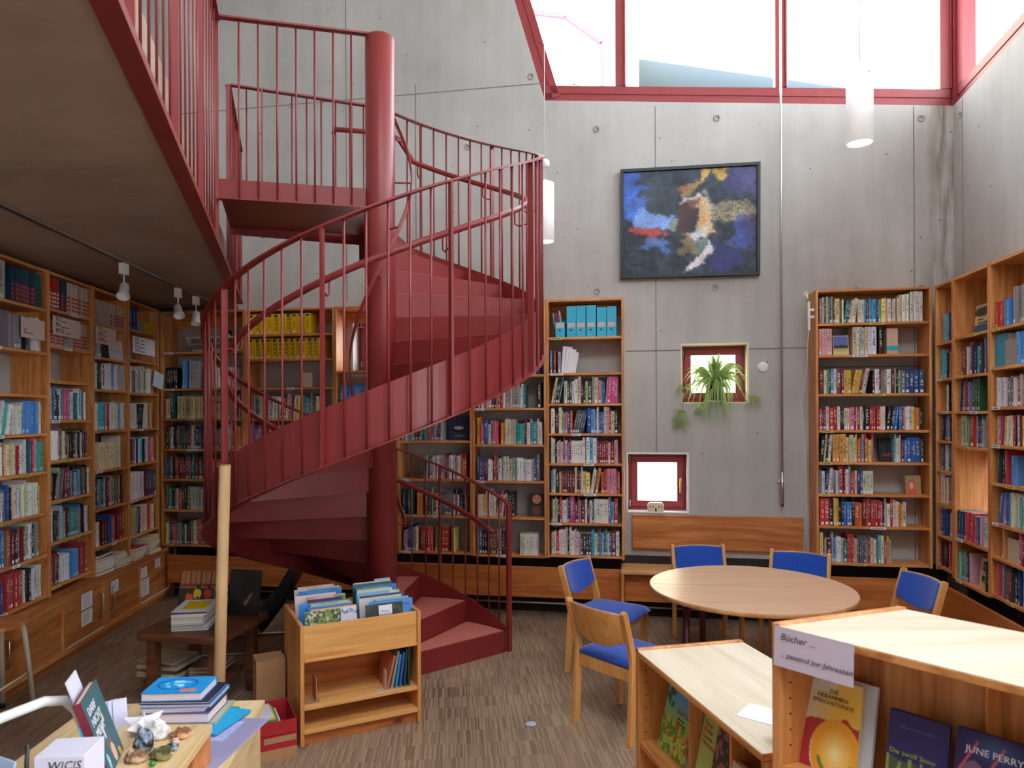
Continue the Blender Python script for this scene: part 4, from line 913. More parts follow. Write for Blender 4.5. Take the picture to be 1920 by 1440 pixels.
def blade(p0, az, out, rise, drop, w, name='leaf'):
    pts = []; n = 9; d = Vector((math.cos(az), math.sin(az), 0))
    for i in range(n+1):
        s = i/n; pts.append(Vector(p0)+d*out*(s**.85)+Vector((0, 0, rise*math.sin(min(1, s*1.25)*math.pi/2)-drop*s**2.6)))
    vd = Vector((Rp.uniform(-.5, .5), -1, Rp.uniform(.1, .7))).normalized(); vs = []; cs = []; g = lin((126, 160, 74)) ; c2 = lin((228, 232, 186)); g2 = lin((146, 178, 92))
    b = MB(); b.col = g
    for i, p in enumerate(pts):
        s = i/n; ww = w*(.55+.6*math.sin(math.pi*min(1, s*1.1+.1)))*(1-s**4) + .0006
        tg = (pts[min(i+1, n)]-pts[max(i-1, 0)]).normalized(); side = tg.cross(vd); side = side.normalized() if side.length > .05 else Vector((1, 0, 0)); up_ = side.cross(tg)
        for k, c in ((-1, g), (-.35, g2), (.0, c2), (.35, g2), (1, g)): vs.append(p+side*k*ww+up_*abs(k)*ww*.4); cs.append(c)
    fs = [(i*5+k, i*5+k+1, (i+1)*5+k+1, (i+1)*5+k) for i in range(n) for k in range(4)]
    b.add(vs, fs); b.c = cs; return b.build(name, M['leaf'], pl, True)
Rp = random.Random(5)
for i in range(120):
    k = Rp.random()
    if k < .48:
        az = (0 if Rp.random() < .5 else math.pi)+(Rp.uniform(-.7, -.05)); az = az if abs(az) < 1.5 else math.pi+abs(az-math.pi)
        out = Rp.uniform(.14, .30); rise = Rp.uniform(.08, .25); drop = Rp.uniform(.05, .34)
    elif k < .74: az = Rp.uniform(math.pi*1.2, math.pi*1.8); out = Rp.uniform(.08, .2); rise = Rp.uniform(.03, .14); drop = Rp.uniform(.2, .5)
    else: az = Rp.uniform(0, 2*math.pi); out = Rp.uniform(.02, .09); rise = Rp.uniform(.18, .3); drop = Rp.uniform(0, .06)
    if math.sin(az) > 0: out = min(out, .08)
    blade((Rp.uniform(-.03, .03), Rp.uniform(-.03, .02), .15), az, out, rise, drop, Rp.uniform(.006, .0105))
for sx, sy, zt, zb in ((-.30, -.09, .12, -.20), (.31, -.08, .05, .02), (-.13, -.1, .0, -.06)):
    b = MB(); b.col = lin((150, 160, 80)); b.tube([(0, 0, .14), (sx*.5, sy*.8, .24), (sx*.9, sy, zt), (sx, sy, zb)], .0022, 5); b.build('runner', M['leaf'], pl, True)
    for z in ([zb, zb+.1, zt] if zb < -.1 else [zb]):
        for k in range(16): blade((sx*(1 if z < zt-.01 else .92), sy, z), Rp.uniform(math.pi*.9, math.pi*2.1), Rp.uniform(.04, .1), Rp.uniform(-.01, .07), Rp.uniform(.03, .12), .0042)

# ------------------------------------------------------------------ things standing on the shelves
def unit_mw(k): return UNITS[k][1]
def bookbox(name, mw, w, h, t, c, label, cat='book', group=None, pages_top=True, print_fn=None, res=(40, 54), parent=None):
    """book: local x = width of cover, y = thickness away from viewer, z = height; cover faces -y, spine at x=0"""
    b = MB(); b.col = lin(c); bt = min(.0025, t*.2)
    b.box(0, w, 0, bt, 0, h); b.box(0, w, t-bt, t, 0, h); b.box(0, bt, bt, t-bt, 0, h); o = b.build(name, M['print'], parent, mw=mw)
    if parent is None: tag(o, label, cat, group)
    b = MB(); b.box(bt, w-.004, bt, t-bt, .003, h-.004); b.build('pages', M['pages'], o)
    if print_fn: paint_grid('cover_print', w, h, print_fn, res[0], res[1], M['print'], o, T(0, -.0008, 0))
    return o
# yellow dictionaries
dud = MB(); yl = lin((238, 190, 16)); dud.col = yl
DT = text_mesh('DUDEN', .05, M['ink'], 'LEFT'); DS_ = text_mesh('DUDEN', .021, M['ink'], 'LEFT')
def dictionary(x, z, w, h, big_, n, row):
    mw = unit_mw('Y') @ T(x, .02, z+.0005)
    b = MB(); b.col = tuple(k*rnd(.93, 1.05) for k in yl[:3])+(1,); b.box(0, w, 0, .003, 0, h); b.box(0, .003, .003, .13, 0, h); b.box(w-.003, w, .003, .13, 0, h)
    o = tag(b.build('dictionary', M['print'], mw=mw), 'yellow dictionary, %s from the left in the %s yellow row' % (ORD[n], row), 'dictionary', 'yellow dictionaries')
    b = MB(); b.box(.003, w-.003, .004, .127, .004, h-.006); b.build('pages', M['pages'], o)
    b = MB(); b.box(w*.25, w*.75, -.0008, 0, h*.86, h*.95); b.build('title_block', plain('navy_print', (34, 40, 92), .5) if 'navy_print' not in bpy.data.materials else bpy.data.materials['navy_print'], o)
    b = MB(); b.box(w*.3, w*.75, -.0008, 0, h*.06, h*.17); b.build('spine_label', M['sticker'], o)
    if big_: put('lettering', DT, o, T(w*.95, -.0007, h*.1) @ RY(rad(-90)) @ RX(rad(90)))
    else: put('lettering', DS_, o, T(w*.62, -.0007, h*.3) @ RY(rad(-90)) @ RX(rad(90)))
x = .03
for i in range(10): w = .06; dictionary(x, 2.575, w, .195, i in (1, 4, 6), i, 'upper'); x += w+.003+(.008 if i == 8 else 0)
x = .03
for i in range(13): dictionary(x, 2.341, .056, .195, i in (1, 2, 4, 5, 6, 7, 8, 10, 11, 12), i, 'lower'); x += .0595
b = bookbox('book', unit_mw('Y') @ T(.55, .06, 2.0695), .11, .14, .012, (206, 190, 176), 'plain pinkish card-bound book alone on the shelf under the dictionaries')
# turquoise magazine files
mh = thing
def binder(x, h, n, cut=False):
    t = thing('magazine_file', 'turquoise cardboard magazine file, %s from the left on the top shelf' % ORD[n], 'magazine file', unit_mw('C3') @ T(x, .02, 2.4855), 'turquoise magazine files')
    w = .082
    b = MB(); b.box(0, w, 0, .003, 0, h); b.box(0, .003, .003, .2, 0, h if not cut else h); b.box(w-.003, w, .003, .2, 0, h); b.box(.003, w-.003, .003, .2, 0, .003); b.build('body', M['binder'], t)
    b = MB(); zc = .085; b.box(.008, w-.01, -.0012, 0, zc, zc+.04); l = b.build('label_card', M['pink_paper'], t)
    b = MB(); [b.box(.012, w-.014, -.0016, -.0012, zc+.008*k, zc+.008*k+.001) for k in (1, 2, 3, 4)]; b.build('lines', M['tape'], t)
    b = MB(); b.lathe([(.001, 0), (.009, 0)], 16); b.build('finger_hole', M['ink'], t, mw=T(w*.45, -.0008, .062) @ RX(rad(90)))
    if not cut: b = MB(); b.box(.006, w-.006, .01, .19, .004, h-.012); b.build('papers', M['paper'], t)
    return t
for i, (x, h) in enumerate(((.083, .135), (.182, .272), (.267, .275), (.356, .277), (.447, .257), (.534, .262))): binder(x, h, i, i == 0)
for i, (c, tl) in enumerate((('C8C4CC', .2), ('3C4C78', .18), ('4C7CC8', .2), ('B84048', .19), ('C0505A', .2), ('E0DCE0', .22))):
    bookbox('magazine', unit_mw('C3') @ T(.09+.0115*i, .03, 2.4895) @ RY(rad(-9)) @ RZ(rad(90)) @ T(0, -.004, 0), .16, tl+.02, .005, [int(c[k:k+2], 16) for k in (0, 2, 4)], 'thin %s magazine, %s in the low turquoise magazine file' % (('pale', 'navy', 'blue', 'red', 'rose', 'white')[i], ORD[i]), 'magazine', 'magazines in the turquoise file')
for i, (x, c) in enumerate(((.10, 'D8D6D6'), (.125, 'E6E4EA'), (.14, 'DEDCE4'))):
    bookbox('brochure', unit_mw('C3') @ T(x+.03, .04, 2.1695) @ RY(rad(4+3*i)) @ RZ(rad(25)), .09, .24-.02*i, .012, [int(c[k:k+2], 16) for k in (0, 2, 4)], 'white brochure bundle, %s one on the otherwise empty second shelf' % ORD[i], 'brochure', 'white brochures on the second shelf')
# red and white journals
def stripes(base_c, st_c):
    def f(u, v):
        im = base(u, base_c); return lay(im, (v > .5) & (((v*9+u*1.4) % 1) < .5), st_c)
    return f
def journal(unit, x, z, t, h, c1, c2, label, face=False, split=.5):
    o_mw = unit_mw(unit) @ T(x, rnd(.02, .032), z+.0005)
    b = MB(); b.col = lin(c1); b.box(0, t, 0, .15, 0, h)
    o = tag(b.build('journal', M['print'], mw=o_mw), label, 'journal', 'striped journals on the upper left shelves')
    b = MB(); b.col = lin(c2)
    for k in range(4):
        z0 = h*(.06+.13*k); b.add([(0, -.0006, z0), (t, -.0006, z0+.010), (t, -.0006, z0+.026), (0, -.0006, z0+.016)], [(0, 1, 2, 3)])
    b.build('stripe', M['print'], o)
def jrow(unit, z, x0, n, t, h, c1, c2, words):
    for i in range(n): journal(unit, x0+i*(t+.0008), z, t-.0014, h*rnd(.985, 1.0), [min(255, q*jt) for jt in (rnd(.82, 1.08),) for q in c1], c2, '%s, %s of its kind, %s' % (words, ORD[i], {'L1': 'far left bookcase', 'L2': 'KU sign bookcase', 'L3': 'cream-volume bookcase'}[unit]))
jrow('L1', 2.558, .25, 9, .028, .235, (34, 66, 84), (186, 60, 66), 'tall petrol journal with red stripes')
jrow('L1', 2.558, .505, 3, .026, .24, (30, 110, 112), (40, 40, 46), 'tall green journal with dark stripes')
jrow('L2', 2.577, .03, 5, .028, .225, (196, 44, 56), (228, 214, 206), 'red journal with white stripes')
jrow('L2', 2.577, .20, 3, .026, .23, (32, 72, 88), (186, 60, 66), 'petrol journal with red stripes')
jrow('L2', 2.577, .29, 12, .0245, .232, (206, 196, 182), (190, 48, 58), 'cream journal with red stripes, upper shelf')
jrow('L2', 2.313, .03, 8, .026, .19, (214, 196, 188), (190, 48, 58), 'short cream journal with red stripes')
jrow('L2', 2.313, .37, 8, .0255, .205, (196, 186, 172), (178, 50, 58), 'buff journal with red stripes, second shelf')
jrow('L3', 2.554, .32, 8, .03, .2, (176, 160, 146), (180, 50, 60), 'grey-brown journal with red stripes')
bookbox('journal', unit_mw('L3') @ T(.12, .03, 2.5545), .18, .2, .03, (176, 158, 148), 'large grey journal facing out on the cream-volume bookcase', 'journal')
bookbox('notebook', unit_mw('L3') @ T(.2, .03, 2.2865) @ RX(rad(-6)), .12, .16, .006, (34, 42, 66), 'dark notebook leaning in front on the cream-volume bookcase', 'notebook')
def lines_fn(u, v):
    im = base(u, (214, 212, 220)); return lay(im, ((v*11 % 1) < .25) & (u > .12) & (u < .85) & (vnoise(u, v, 30, 9) > .3), (130, 128, 140))
bookbox('sheet_music', unit_mw('L3') @ T(.335, .03, 2.2865) @ RX(rad(-6)), .24, .17, .005, (216, 214, 220), 'white printed sheets standing on the cream-volume bookcase', 'papers', None, True, lines_fn)
bookbox('booklet', unit_mw('L4') @ T(.27, .04, 2.5835), .13, .10, .03, (150, 142, 130), 'low grey booklet pile beside the blue series', 'booklet')
bookbox('booklet', unit_mw('L4') @ T(.40, .04, 2.5835), .19, .11, .03, (190, 170, 40), 'low yellow-green booklet on the left wall end bookcase', 'booklet')
# hanging subject signs
def sign(unit, x, z, w, h, lines, label, m):
    t = tag(MB().box(0, w, 0, .0015, 0, h).build('shelf_sign', m, mw=unit_mw(unit) @ T(x, -.012, z)), label, 'sign', 'subject signs hanging from the shelves')
    n = len(lines)
    for i, l in enumerate(lines):
        a = l.split('|'); zz = h-(i+.85)*h/(n+.35)
        lettering(a[0], h*.34*min(1, 3/n), M['ink'], t, T(w*.1, -.0008, zz) @ RX(rad(90)))
        if len(a) > 1: lettering(a[1], h*.1, M['ink'], t, T(w*.1+h*.31*len(a[0])*min(1, 3/n)*.8, -.0008, zz) @ RX(rad(90)))
    for xx in (w*.2, w*.7): b = MB(); b.tube([(xx, .001, h-.006), (xx, .001, h+.02), (xx, .014, h+.026)], .0012, 5); b.build('hook', M['chrome'], t)
sign('L1', .28, 2.33, .27, .135, ['', 'G|(Fortsetzung)'], 'pinkish sign with a big G on the far left bookcase', M['pink_paper'])
sign('L2', .03, 2.39, .37, .135, ['KU|(Kunstb\u00e4nde)', 'MU|(Musikwissenschaft)', 'BIOG|(Biografie)'], 'pinkish sign reading KU MU BIOG', M['pink_paper'])
sign('L3', .01, 2.39, .34, .14, ['TU|(Theaterwesen)', 'HUS|(Haus)', 'KUN|(Kunst)'], 'pinkish sign reading HUS and KUN, bent at a corner', M['pink_paper'])
sign('L4', .05, 2.37, .46, .15, ['PsyU|(Psychologie)', 'SozU|(Sozialkunde)', 'KUN|(Kunsthandwerk)', 'VOLK|(Volkskunde)'], 'white sign reading SozU KUN VOLK', M['paper'])
tag(MB().box(0, .17, 0, .0015, 0, .15).build('clipped_note', plain('pale_blue_paper', (196, 212, 224), .8), mw=unit_mw('L4') @ T(.44, -.02, 2.09) @ RZ(rad(-8)) @ RY(rad(12))), 'pale blue note hanging askew from the left wall end bookcase', 'note')
# perforated device
dv = thing('projector_heater', 'white slatted appliance with a perforated front on the corner bookcase', 'appliance', unit_mw('K') @ T(.30, .0, 2.4265))
prof = [(.02, .0), (.2, 0), (.2, .14), (-.02, .14)]
b = MB(); n = 4; X0, X1 = .04, .52
b.add([(X0, y, z) if z < .1 else (X0-.05, y, z) for y, z in prof]+[(X1, y, z) if z < .1 else (X1+.04, y, z) for y, z in prof], [tuple(range(n)), tuple(range(n, 2*n))[::-1]]+[(i, n+i, n+(i+1) % n, (i+1) % n) for i in range(n)]); b.build('housing', plain('warm_white_plastic', (206, 198, 190), .4), dv, bevel=.006)
b = MB()
for r_ in range(2):
    for k in range(26):
        x = X0+.0+k*.0178; z0 = .02+r_*.055; yy = .02-.04*(z0+.02)/.14
        b.add([(x, yy-.004, z0), (x+.009, yy-.004, z0), (x+.015, yy-.017, z0+.045), (x+.006, yy-.017, z0+.045)], [(0, 1, 2, 3)])
b.build('grille_slots', M['dark_hole'], dv)
b = MB(); b.tube([(.32, .1, .14), (.33, .1, .17), (.38, .1, .17), (.39, .1, .14)], .008, 8); b.build('handle', M['white'], dv, True)
tag(MB().lathe([(max(.001, .035*math.sin(k*math.pi/8)), .04-.04*math.cos(k*math.pi/8)) for k in range(9)], 16).build('black_ball', M['black'], mw=unit_mw('K') @ T(.66, .12, 2.5668), smooth=True), 'small black round object on top of the white slatted appliance', 'ball')
# display books on the shelves
def radial(c0, c1, cx=.5, cy=.5, r=.4):
    def f(u, v): return lay(base(u, c0), np.clip(1-np.hypot((u-cx), (v-cy))/r, 0, 1), c1)
    return f
def landscape(u, v):
    im = base(u, (92, 104, 168)); im = lay(im, v > .45+.08*vnoise(u, v, 5, 1), (40, 62, 40)); im = lay(im, v > .66, (186, 170, 96)); im = lay(im, v > .8, (206, 196, 130))
    return lay(im, (u < .05) | (u > .95) | (v < .04) | (v > .96), (210, 196, 188))
bookbox('book', unit_mw('R1') @ T(.155, .07, 2.2875) @ RX(rad(-9)), .125, .17, .022, (200, 90, 70), 'book with a landscape on its cover leaning on the second shelf down', print_fn=landscape)
bookbox('book', unit_mw('R1') @ T(.565, .05, 2.2875), .085, .215, .13, (206, 172, 150), 'thick pinkish book standing alone at the end of a half-empty shelf')
tag(MB().box(0, .086, 0, .001, 0, .035).build('paper_band', M['binder'], mw=unit_mw('R1') @ T(.565, .0485, 2.32)), 'turquoise paper band around the thick pinkish book', 'paper band')
def savage(u, v):
    im = base(u, (16, 22, 26)); im = lay(im, np.clip(1-np.hypot((u-.5)/.45, (v-.35)/.35), 0, 1)*.8, (44, 92, 98)); im = lay(im, np.hypot((u-.5)/.2, (v-.35)/.2) < 1, (12, 14, 18)); im = lay(im, inpoly(u, v, [(.3, .65), (.42, .5), (.6, .5), (.72, .65)]), (12, 14, 18)); return im
sv = bookbox('book', unit_mw('R1') @ T(.52, .09, 1.3985) @ RX(rad(-12)), .135, .2, .02, (16, 20, 24), 'black thriller with a dark silhouette and red title facing out', print_fn=savage)
lettering('SAFA', .042, plain('red_print', (214, 40, 60), .5), sv, T(.02, -.002, .045) @ RX(rad(90)))
def portrait(u, v):
    im = base(u, (176, 146, 104)); im = lay(im, (v*16 % 1 < .4) & (vnoise(u, v, 30, 4) > .4), (110, 86, 60), .6); im = lay(im, np.hypot((u-.36)/.27, (v-.55)/.28) < 1, (206, 84, 70)); im = lay(im, inpoly(u, v, [(.05, 1), (.15, .75), (.6, .72), (.75, 1)]), (206, 96, 80)); im = lay(im, np.hypot((u-.38)/.15, (v-.55)/.18) < 1, (226, 170, 140)); return im
bookbox('book', unit_mw('R1') @ T(.715, .07, 1.1345) @ RX(rad(-5)), .115, .155, .04, (170, 140, 100), 'small book with a red-tinted portrait facing out on a half-empty shelf', print_fn=portrait)
def faces(u, v):
    im = base(u, (70, 28, 34)); im = lay(im, v > .5, (40, 60, 54))
    for cy, c in ((.24, (214, 140, 118)), (.76, (132, 66, 52))): im = lay(im, np.hypot((u-.5)/.28, (v-cy)/.2) < 1, c); im = lay(im, (np.abs(v-cy+.04) < .02) & ((np.abs(u-.4) < .05) | (np.abs(u-.6) < .05)), (30, 20, 20)); im = lay(im, np.hypot((u-.5)/.08, (v-cy-.1)/.02) < 1, (150, 40, 44))
    return im
bookbox('book', unit_mw('C2') @ T(.50, .10, .8855) @ RX(rad(-10)), .14, .2, .02, (70, 30, 34), 'photo book with two smiling faces one above the other', print_fn=faces)
def bowl(u, v):
    im = base(u, (58, 54, 104)); im = lay(im, np.hypot((u-.45)/.28, (v-.55)/.12) < 1, (28, 26, 32)); im = lay(im, np.hypot((u-.45)/.24, (v-.48)/.07) < 1, (224, 206, 190)); im = lay(im, np.hypot((u-.5)/.3, (v-.82)/.05) < 1, (90, 120, 70)); return im
bookbox('book', unit_mw('C1') @ T(.46, .11, 1.5695) @ RX(rad(-10)), .2, .22, .015, (58, 54, 104), 'violet cookbook with a dark bowl on its cover facing out', print_fn=bowl)
def alps(u, v):
    im = base(u, (196, 178, 110)); im = lay(im, v < .36, (170, 150, 130)); im = lay(im, (v < .36) & (v > .06+.25*vnoise(u, v, 6, 3)), (66, 54, 50)); im = lay(im, v > .68, (44, 92, 136)); im = lay(im, v > .9, (24, 34, 54)); return im
al = bookbox('book', unit_mw('RW2') @ T(.16, .08, 2.3765) @ RX(rad(-4)), .32, .215, .05, (206, 190, 176), 'broad local history book facing out on the right-hand wall', print_fn=alps)
lettering('Geschichte\nkennen\nund verstehen', .026, M['ink'], al, T(.05, -.002, .125) @ RX(rad(90)))
def elephants(u, v):
    im = base(u, (206, 186, 150)); im = lay(im, (v > .12) & (v < .45) & (u > .2) & (u < .8) & (vnoise(u, v, 16, 3) > .5), (50, 40, 34))
    for cx in (.35, .62): im = lay(im, np.hypot((u-cx)/.14, (v-.68)/.1) < 1, (44, 40, 40)); im = lay(im, (np.abs(u-cx) < .11) & (v > .68) & (v < .84) & (np.abs((u-cx)*9 % 1-.5) > .2), (44, 40, 40))
    return im
bookbox('book', unit_mw('RW2') @ T(.26, .06, .5455) @ RX(rad(-6)), .15, .21, .03, (196, 180, 140), 'beige book with two dark elephants facing out', print_fn=elephants)
bookbox('book', unit_mw('RW3') @ T(.02, .03, 2.1105), .16, .22, .12, (46, 138, 168), 'row-end blue volume with a plain blue cover on the right edge bookcase')
bookbox('book', unit_mw('RW3') @ T(.17, .02, 2.1105), .15, .17, .02, (150, 138, 130), 'grey card-covered book leaning against a blue volume')
mr = bookbox('book', unit_mw('RW3') @ T(.17, .09, .8255), .22, .22, .03, (70, 24, 34), 'wide maroon book with pale title standing behind a beige card')
lettering('Mandel\n  Erde', .04, M['pink_paper'], mr, T(.03, -.001, .17) @ RX(rad(90)))
bookbox('book', unit_mw('RW3') @ T(.17, .03, .8255), .18, .15, .006, (196, 178, 150), 'beige card standing in front of a maroon book')
# lying stacks on the ledge of the left cabinet
def lying(unit, x, y, z, n, label, cols, w=.26, d=.17, th=(.016, .03), rot=0, cat='book', group='books lying on the cabinet ledge', name='book', turn=6):
    for i in range(n):
        t = rnd(*th); c = R.choice(PAL[R.choice(cols)]); ww = w*rnd(.85, 1.05); dd = d*rnd(.88, 1.05)
        mw = unit @ T(x, y, z+.0005) @ RZ(rad(rot+rnd(-turn, turn)))
        b = MB(); b.col = lin(c); b.box(0, ww, 0, dd, 0, .002); b.box(0, ww, 0, dd, t-.002, t); b.box(0, ww, dd-.002, dd, .002, t-.002)
        o = tag(b.build(name, M['print'], mw=mw), label % ('bottom' if i == 0 else ('topmost' if i == n-1 else ORD[i]+' from the bottom')), cat, group)
        b = MB(); b.box(.003, ww-.003, .004, dd-.003, .002, t-.002); b.build('pages', M['pages'], o); z += t+.0006
    return z
lying(unit_mw('L3'), .03, -.02, .515, 6, 'book lying in the nearer ledge pile below cream-volume bookcase, %s', ['grey', 'dark', 'white', 'dark'], .23, .2)
lying(unit_mw('L3'), .31, -.03, .515, 5, 'book lying in the farther ledge pile below cream-volume bookcase, %s', ['white', 'grey', 'blue', 'cream'], .24, .2)
lying(unit_mw('L4'), .04, -.03, .515, 5, 'book lying in the red and yellow ledge pile, %s', ['maroon', 'yellow', 'white', 'red'], .22, .2)
lying(unit_mw('L4'), .32, -.04, .515, 6, 'book lying in the pale ledge pile nearest the corner, %s', ['white', 'cream', 'yellow', 'brown'], .24, .2)

# ------------------------------------------------------------------ picture book trough
tex, tey = (.89, .456), (-.456, .89); TW, TD = .69, .52
MT = frame2(-1.153, 3.786, tex, tey)
to = thing('book_trough', 'honey pine picture book trough with open shelves below', 'book trough', MT)
for x in (0, TW-.022): b = MB(); b.box(x, x+.022, 0, TD, .001, .655); b.build('side_panel', M['trough_z'], to, bevel=.003)
b = MB(); b.box(.0225, TW-.0225, .012, .032, .47, .648); b.build('front_panel', M['trough'], to, bevel=.002)
b = MB(); b.box(.0225, TW-.0225, .002, .04, .452, .4695); b.build('front_lip', M['trough'], to, bevel=.003)
b = MB(); b.box(.0225, TW-.0225, .04, TD-.02, .452, .4695); b.build('trough_floor', M['trough'], to)
b = MB(); b.box(.0225, TW-.0225, TD-.02, TD-.002, .03, .65); b.build('back_panel', M['trough'], to)
b = MB(); b.box(.0225, TW-.0225, .31, .325, .07, .45); b.build('middle_panel', M['plank'], to)
for z in (.215, .085): b = MB(); b.box(.0225, TW-.0225, .002, .309, z-.022, z); b.build('shelf', M['trough'], to, bevel=.002)
b = MB(); b.box(.0225, TW-.0225, .03, .05, .001, .062); b.build('plinth', M['plank'], to)
b = MB(); b.box(TW/2-.004, TW/2+.004, .04, TD-.021, .47, .6); b.build('divider', M['trough'], to)
def tree_pic(u, v):
    im = base(u, (196, 176, 172)); im = lay(im, (v < .55) & (vnoise(u, v, 9, 2) > .42), (116, 142, 66)); im = lay(im, (v < .5) & (vnoise(u, v, 20, 5) > .62), (60, 80, 40))
    for k in range(7): im = lay(im, np.abs(v-(.95-.75*u*(.5+.12*k))-.05*np.sin(u*14+k)) < .022*(1-u*.7), (30, 28, 28))
    return im
def dark_pic(u, v): im = base(u, (40, 46, 40)); return lay(im, vnoise(u, v, 8, 6) > .6, (70, 80, 56), .6)
def rat_pic(u, v): im = base(u, (82, 136, 206)); return lay(im, (np.hypot((u-.78)/.16, (v-.42)/.1) < 1), (220, 170, 120))
def kirsch(u, v): im = base(u, (198, 192, 190)); return lay(im, (v > .45) & (vnoise(u, v, 8, 8) > .45), (150, 80, 70), .8)
def en_ei(u, v): im = base(u, (206, 202, 214)); im = lay(im, v < .03, (226, 160, 40)); im = lay(im, (v > .06) & (v < .2) & (vnoise(u, v, 26, 6) > .68), (120, 118, 190)); im = lay(im, (v > .42) & (v < .45), (150, 150, 150)); return lay(im, v > .62, (140, 140, 70))
def plainp(c, c2):
    def f(u, v): im = base(u, c); return lay(im, (vnoise(u, v, 6, 4) > .55), c2, .6)
    return f
colsL = [('FFF0E0', None)]
LEFTB = [(.20, .245, (120, 170, 70), tree_pic, 'picture book with a gnarled tree'), (.26, .295, (214, 150, 50), en_ei, 'white picture book with a yellow egg title'), (.25, .25, (46, 120, 196), None, 'bright blue picture book'), (.24, .28, (150, 180, 110), plainp((160, 186, 120), (196, 206, 150)), 'pale green picture book'), (.23, .30, (60, 110, 170), plainp((190, 184, 168), (150, 146, 130)), 'stone-coloured picture book'), (.27, .31, (44, 128, 206), None, 'sky blue picture book'), (.2, .27, (60, 30, 60), None, 'dark violet picture book'), (.06, .29, (74, 150, 50), None, 'grass green picture book seen edge-on'), (.22, .275, (196, 80, 100), plainp((206, 150, 140), (226, 190, 180)), 'rose picture book'), (.24, .29, (216, 196, 190), None, 'pinkish white picture book'), (.25, .31, (26, 104, 176), plainp((30, 116, 190), (60, 150, 200)), 'deep blue wide picture book'), (.2, .29, (140, 150, 140), None, 'grey-green picture book'), (.27, .31, (206, 190, 196), None, 'lilac white picture book'), (.22, .30, (180, 70, 90), plainp((210, 190, 190), (190, 160, 160)), 'white picture book with red spine at the very back')]
RIGHTB = [(.22, .265, (52, 60, 50), dark_pic, 'dark picture book with a white title panel'), (.26, .285, (84, 138, 206), rat_pic, 'blue picture book with an orange animal'), (.2, .26, (130, 180, 176), None, 'pale turquoise picture book'), (.26, .32, (196, 190, 188), kirsch, 'pale picture book about a cherry tree'), (.27, .315, (48, 46, 86), plainp((58, 54, 96), (80, 80, 110)), 'midnight blue picture book'), (.2, .28, (120, 170, 200), None, 'light blue picture book with a big D'), (.25, .3, (104, 140, 80), plainp((196, 206, 196), (120, 160, 90)), 'white and green picture book'), (.22, .30, (206, 200, 196), None, 'cream picture book'), (.2, .31, (176, 190, 70), plainp((176, 190, 70), (160, 176, 60)), 'lime picture book'), (.26, .325, (44, 96, 190), plainp((36, 116, 196), (60, 150, 210)), 'royal blue large picture book'), (.25, .325, (70, 90, 76), None, 'bottle green picture book'), (.24, .33, (206, 200, 210), None, 'white picture book at the back by the column'), (.1, .31, (150, 196, 196), None, 'mint picture book in the back corner')]
ys = []
for col, (lst, xa) in enumerate(((LEFTB, .03), (RIGHTB, .365))):
    n = len(lst)
    for i, (w, h, c, fn, lab) in enumerate(lst):
        y = .045+(TD-.13)*i/n; xo = xa+R.uniform(0, max(.0, .30-w)) if i > 1 else (xa+(.01 if (col == 0 and i == 0) else (.05 if col == 0 else (.02 if i == 0 else .05))))
        o = bookbox('picture_book', MT @ T(xo, y, .4702) @ RX(rad(-9-R.uniform(0, 4))), w, .235+.065*i/n+R.uniform(-.008, .008), .011, c, lab+' in the trough', 'picture book', 'picture books in the trough', True, fn)
        if lab.startswith('dark picture'):
            b = MB(); b.box(.075, .155, -.002, -.001, .14, .225); pn = b.build('title_panel', M['paper'], o); lettering('Riesen\nGeschichte', .018, M['ink'], o, T(.115, -.0026, .185) @ RX(rad(90)), 'CENTER')
        if 'cherry' in lab: lettering('Der Kirschbaum', .03, M['tape'], o, T(.065, -.002, .222) @ RX(rad(90)), shear=.3)
        if 'orange animal' in lab: lettering('Hummers Reise - Eisenbahn Nase', .017, M['ink'], o, T(.01, -.002, .205) @ RX(rad(90)))
        if 'egg' in lab: lettering('EN-EI', .035, M['yellow_lab'], o, T(.155, -.002, .12) @ RX(rad(90))); lettering('Tine Neugut', .016, M['ink'], o, T(.16, -.002, .205) @ RX(rad(90)))
        if 'big D' in lab: lettering('D', .05, M['ink'], o, T(.05, -.002, .21) @ RX(rad(90)))
        if 'deep blue wide' in lab: lettering('Nach Hause, kleiner B\u00e4r', .016, M['paper'], o, T(.05, -.002, .25) @ RX(rad(90)))
for i, (c, h, w, tl, lab) in enumerate((((196, 110, 90), .19, .2, -14, 'pinkish book leaning'), ((150, 146, 126), .215, .22, -12, 'olive grey thin book'), ((40, 140, 200), .19, .22, -9, 'bright blue thin book'), ((70, 90, 160), .2, .22, -7, 'slate blue thin book'), ((36, 62, 60), .215, .24, -4, 'dark green thin book'), ((30, 60, 56), .22, .24, -1, 'darkest green book against the side'))):
    bookbox('picture_book', MT @ T(.50+.026*i, .03, .2155) @ RY(rad(-tl)) @ RZ(rad(90)), w, h, .012, c, lab+' on the shelf below the trough', 'book', 'books on the shelf below the trough')
be = thing('bookend', 'brown hardboard bookend at the left of the trough shelf', 'bookend', MT @ T(.03, .03, .2155)); b = MB(); b.box(0, .08, 0, .1, 0, .004); b.box(.06, .064, .0, .1, .004, .13); b.build('plates', M['card'], be)
be = thing('bookend', 'beige bookend holding the thin books below the trough', 'bookend', MT @ T(.478, .005, .2155)); b = MB(); b.box(0, .003, 0, .05, 0, .12); b.box(-.05, 0, 0, .05, 0, .003); b.build('plates', M['cream_metal'], be)
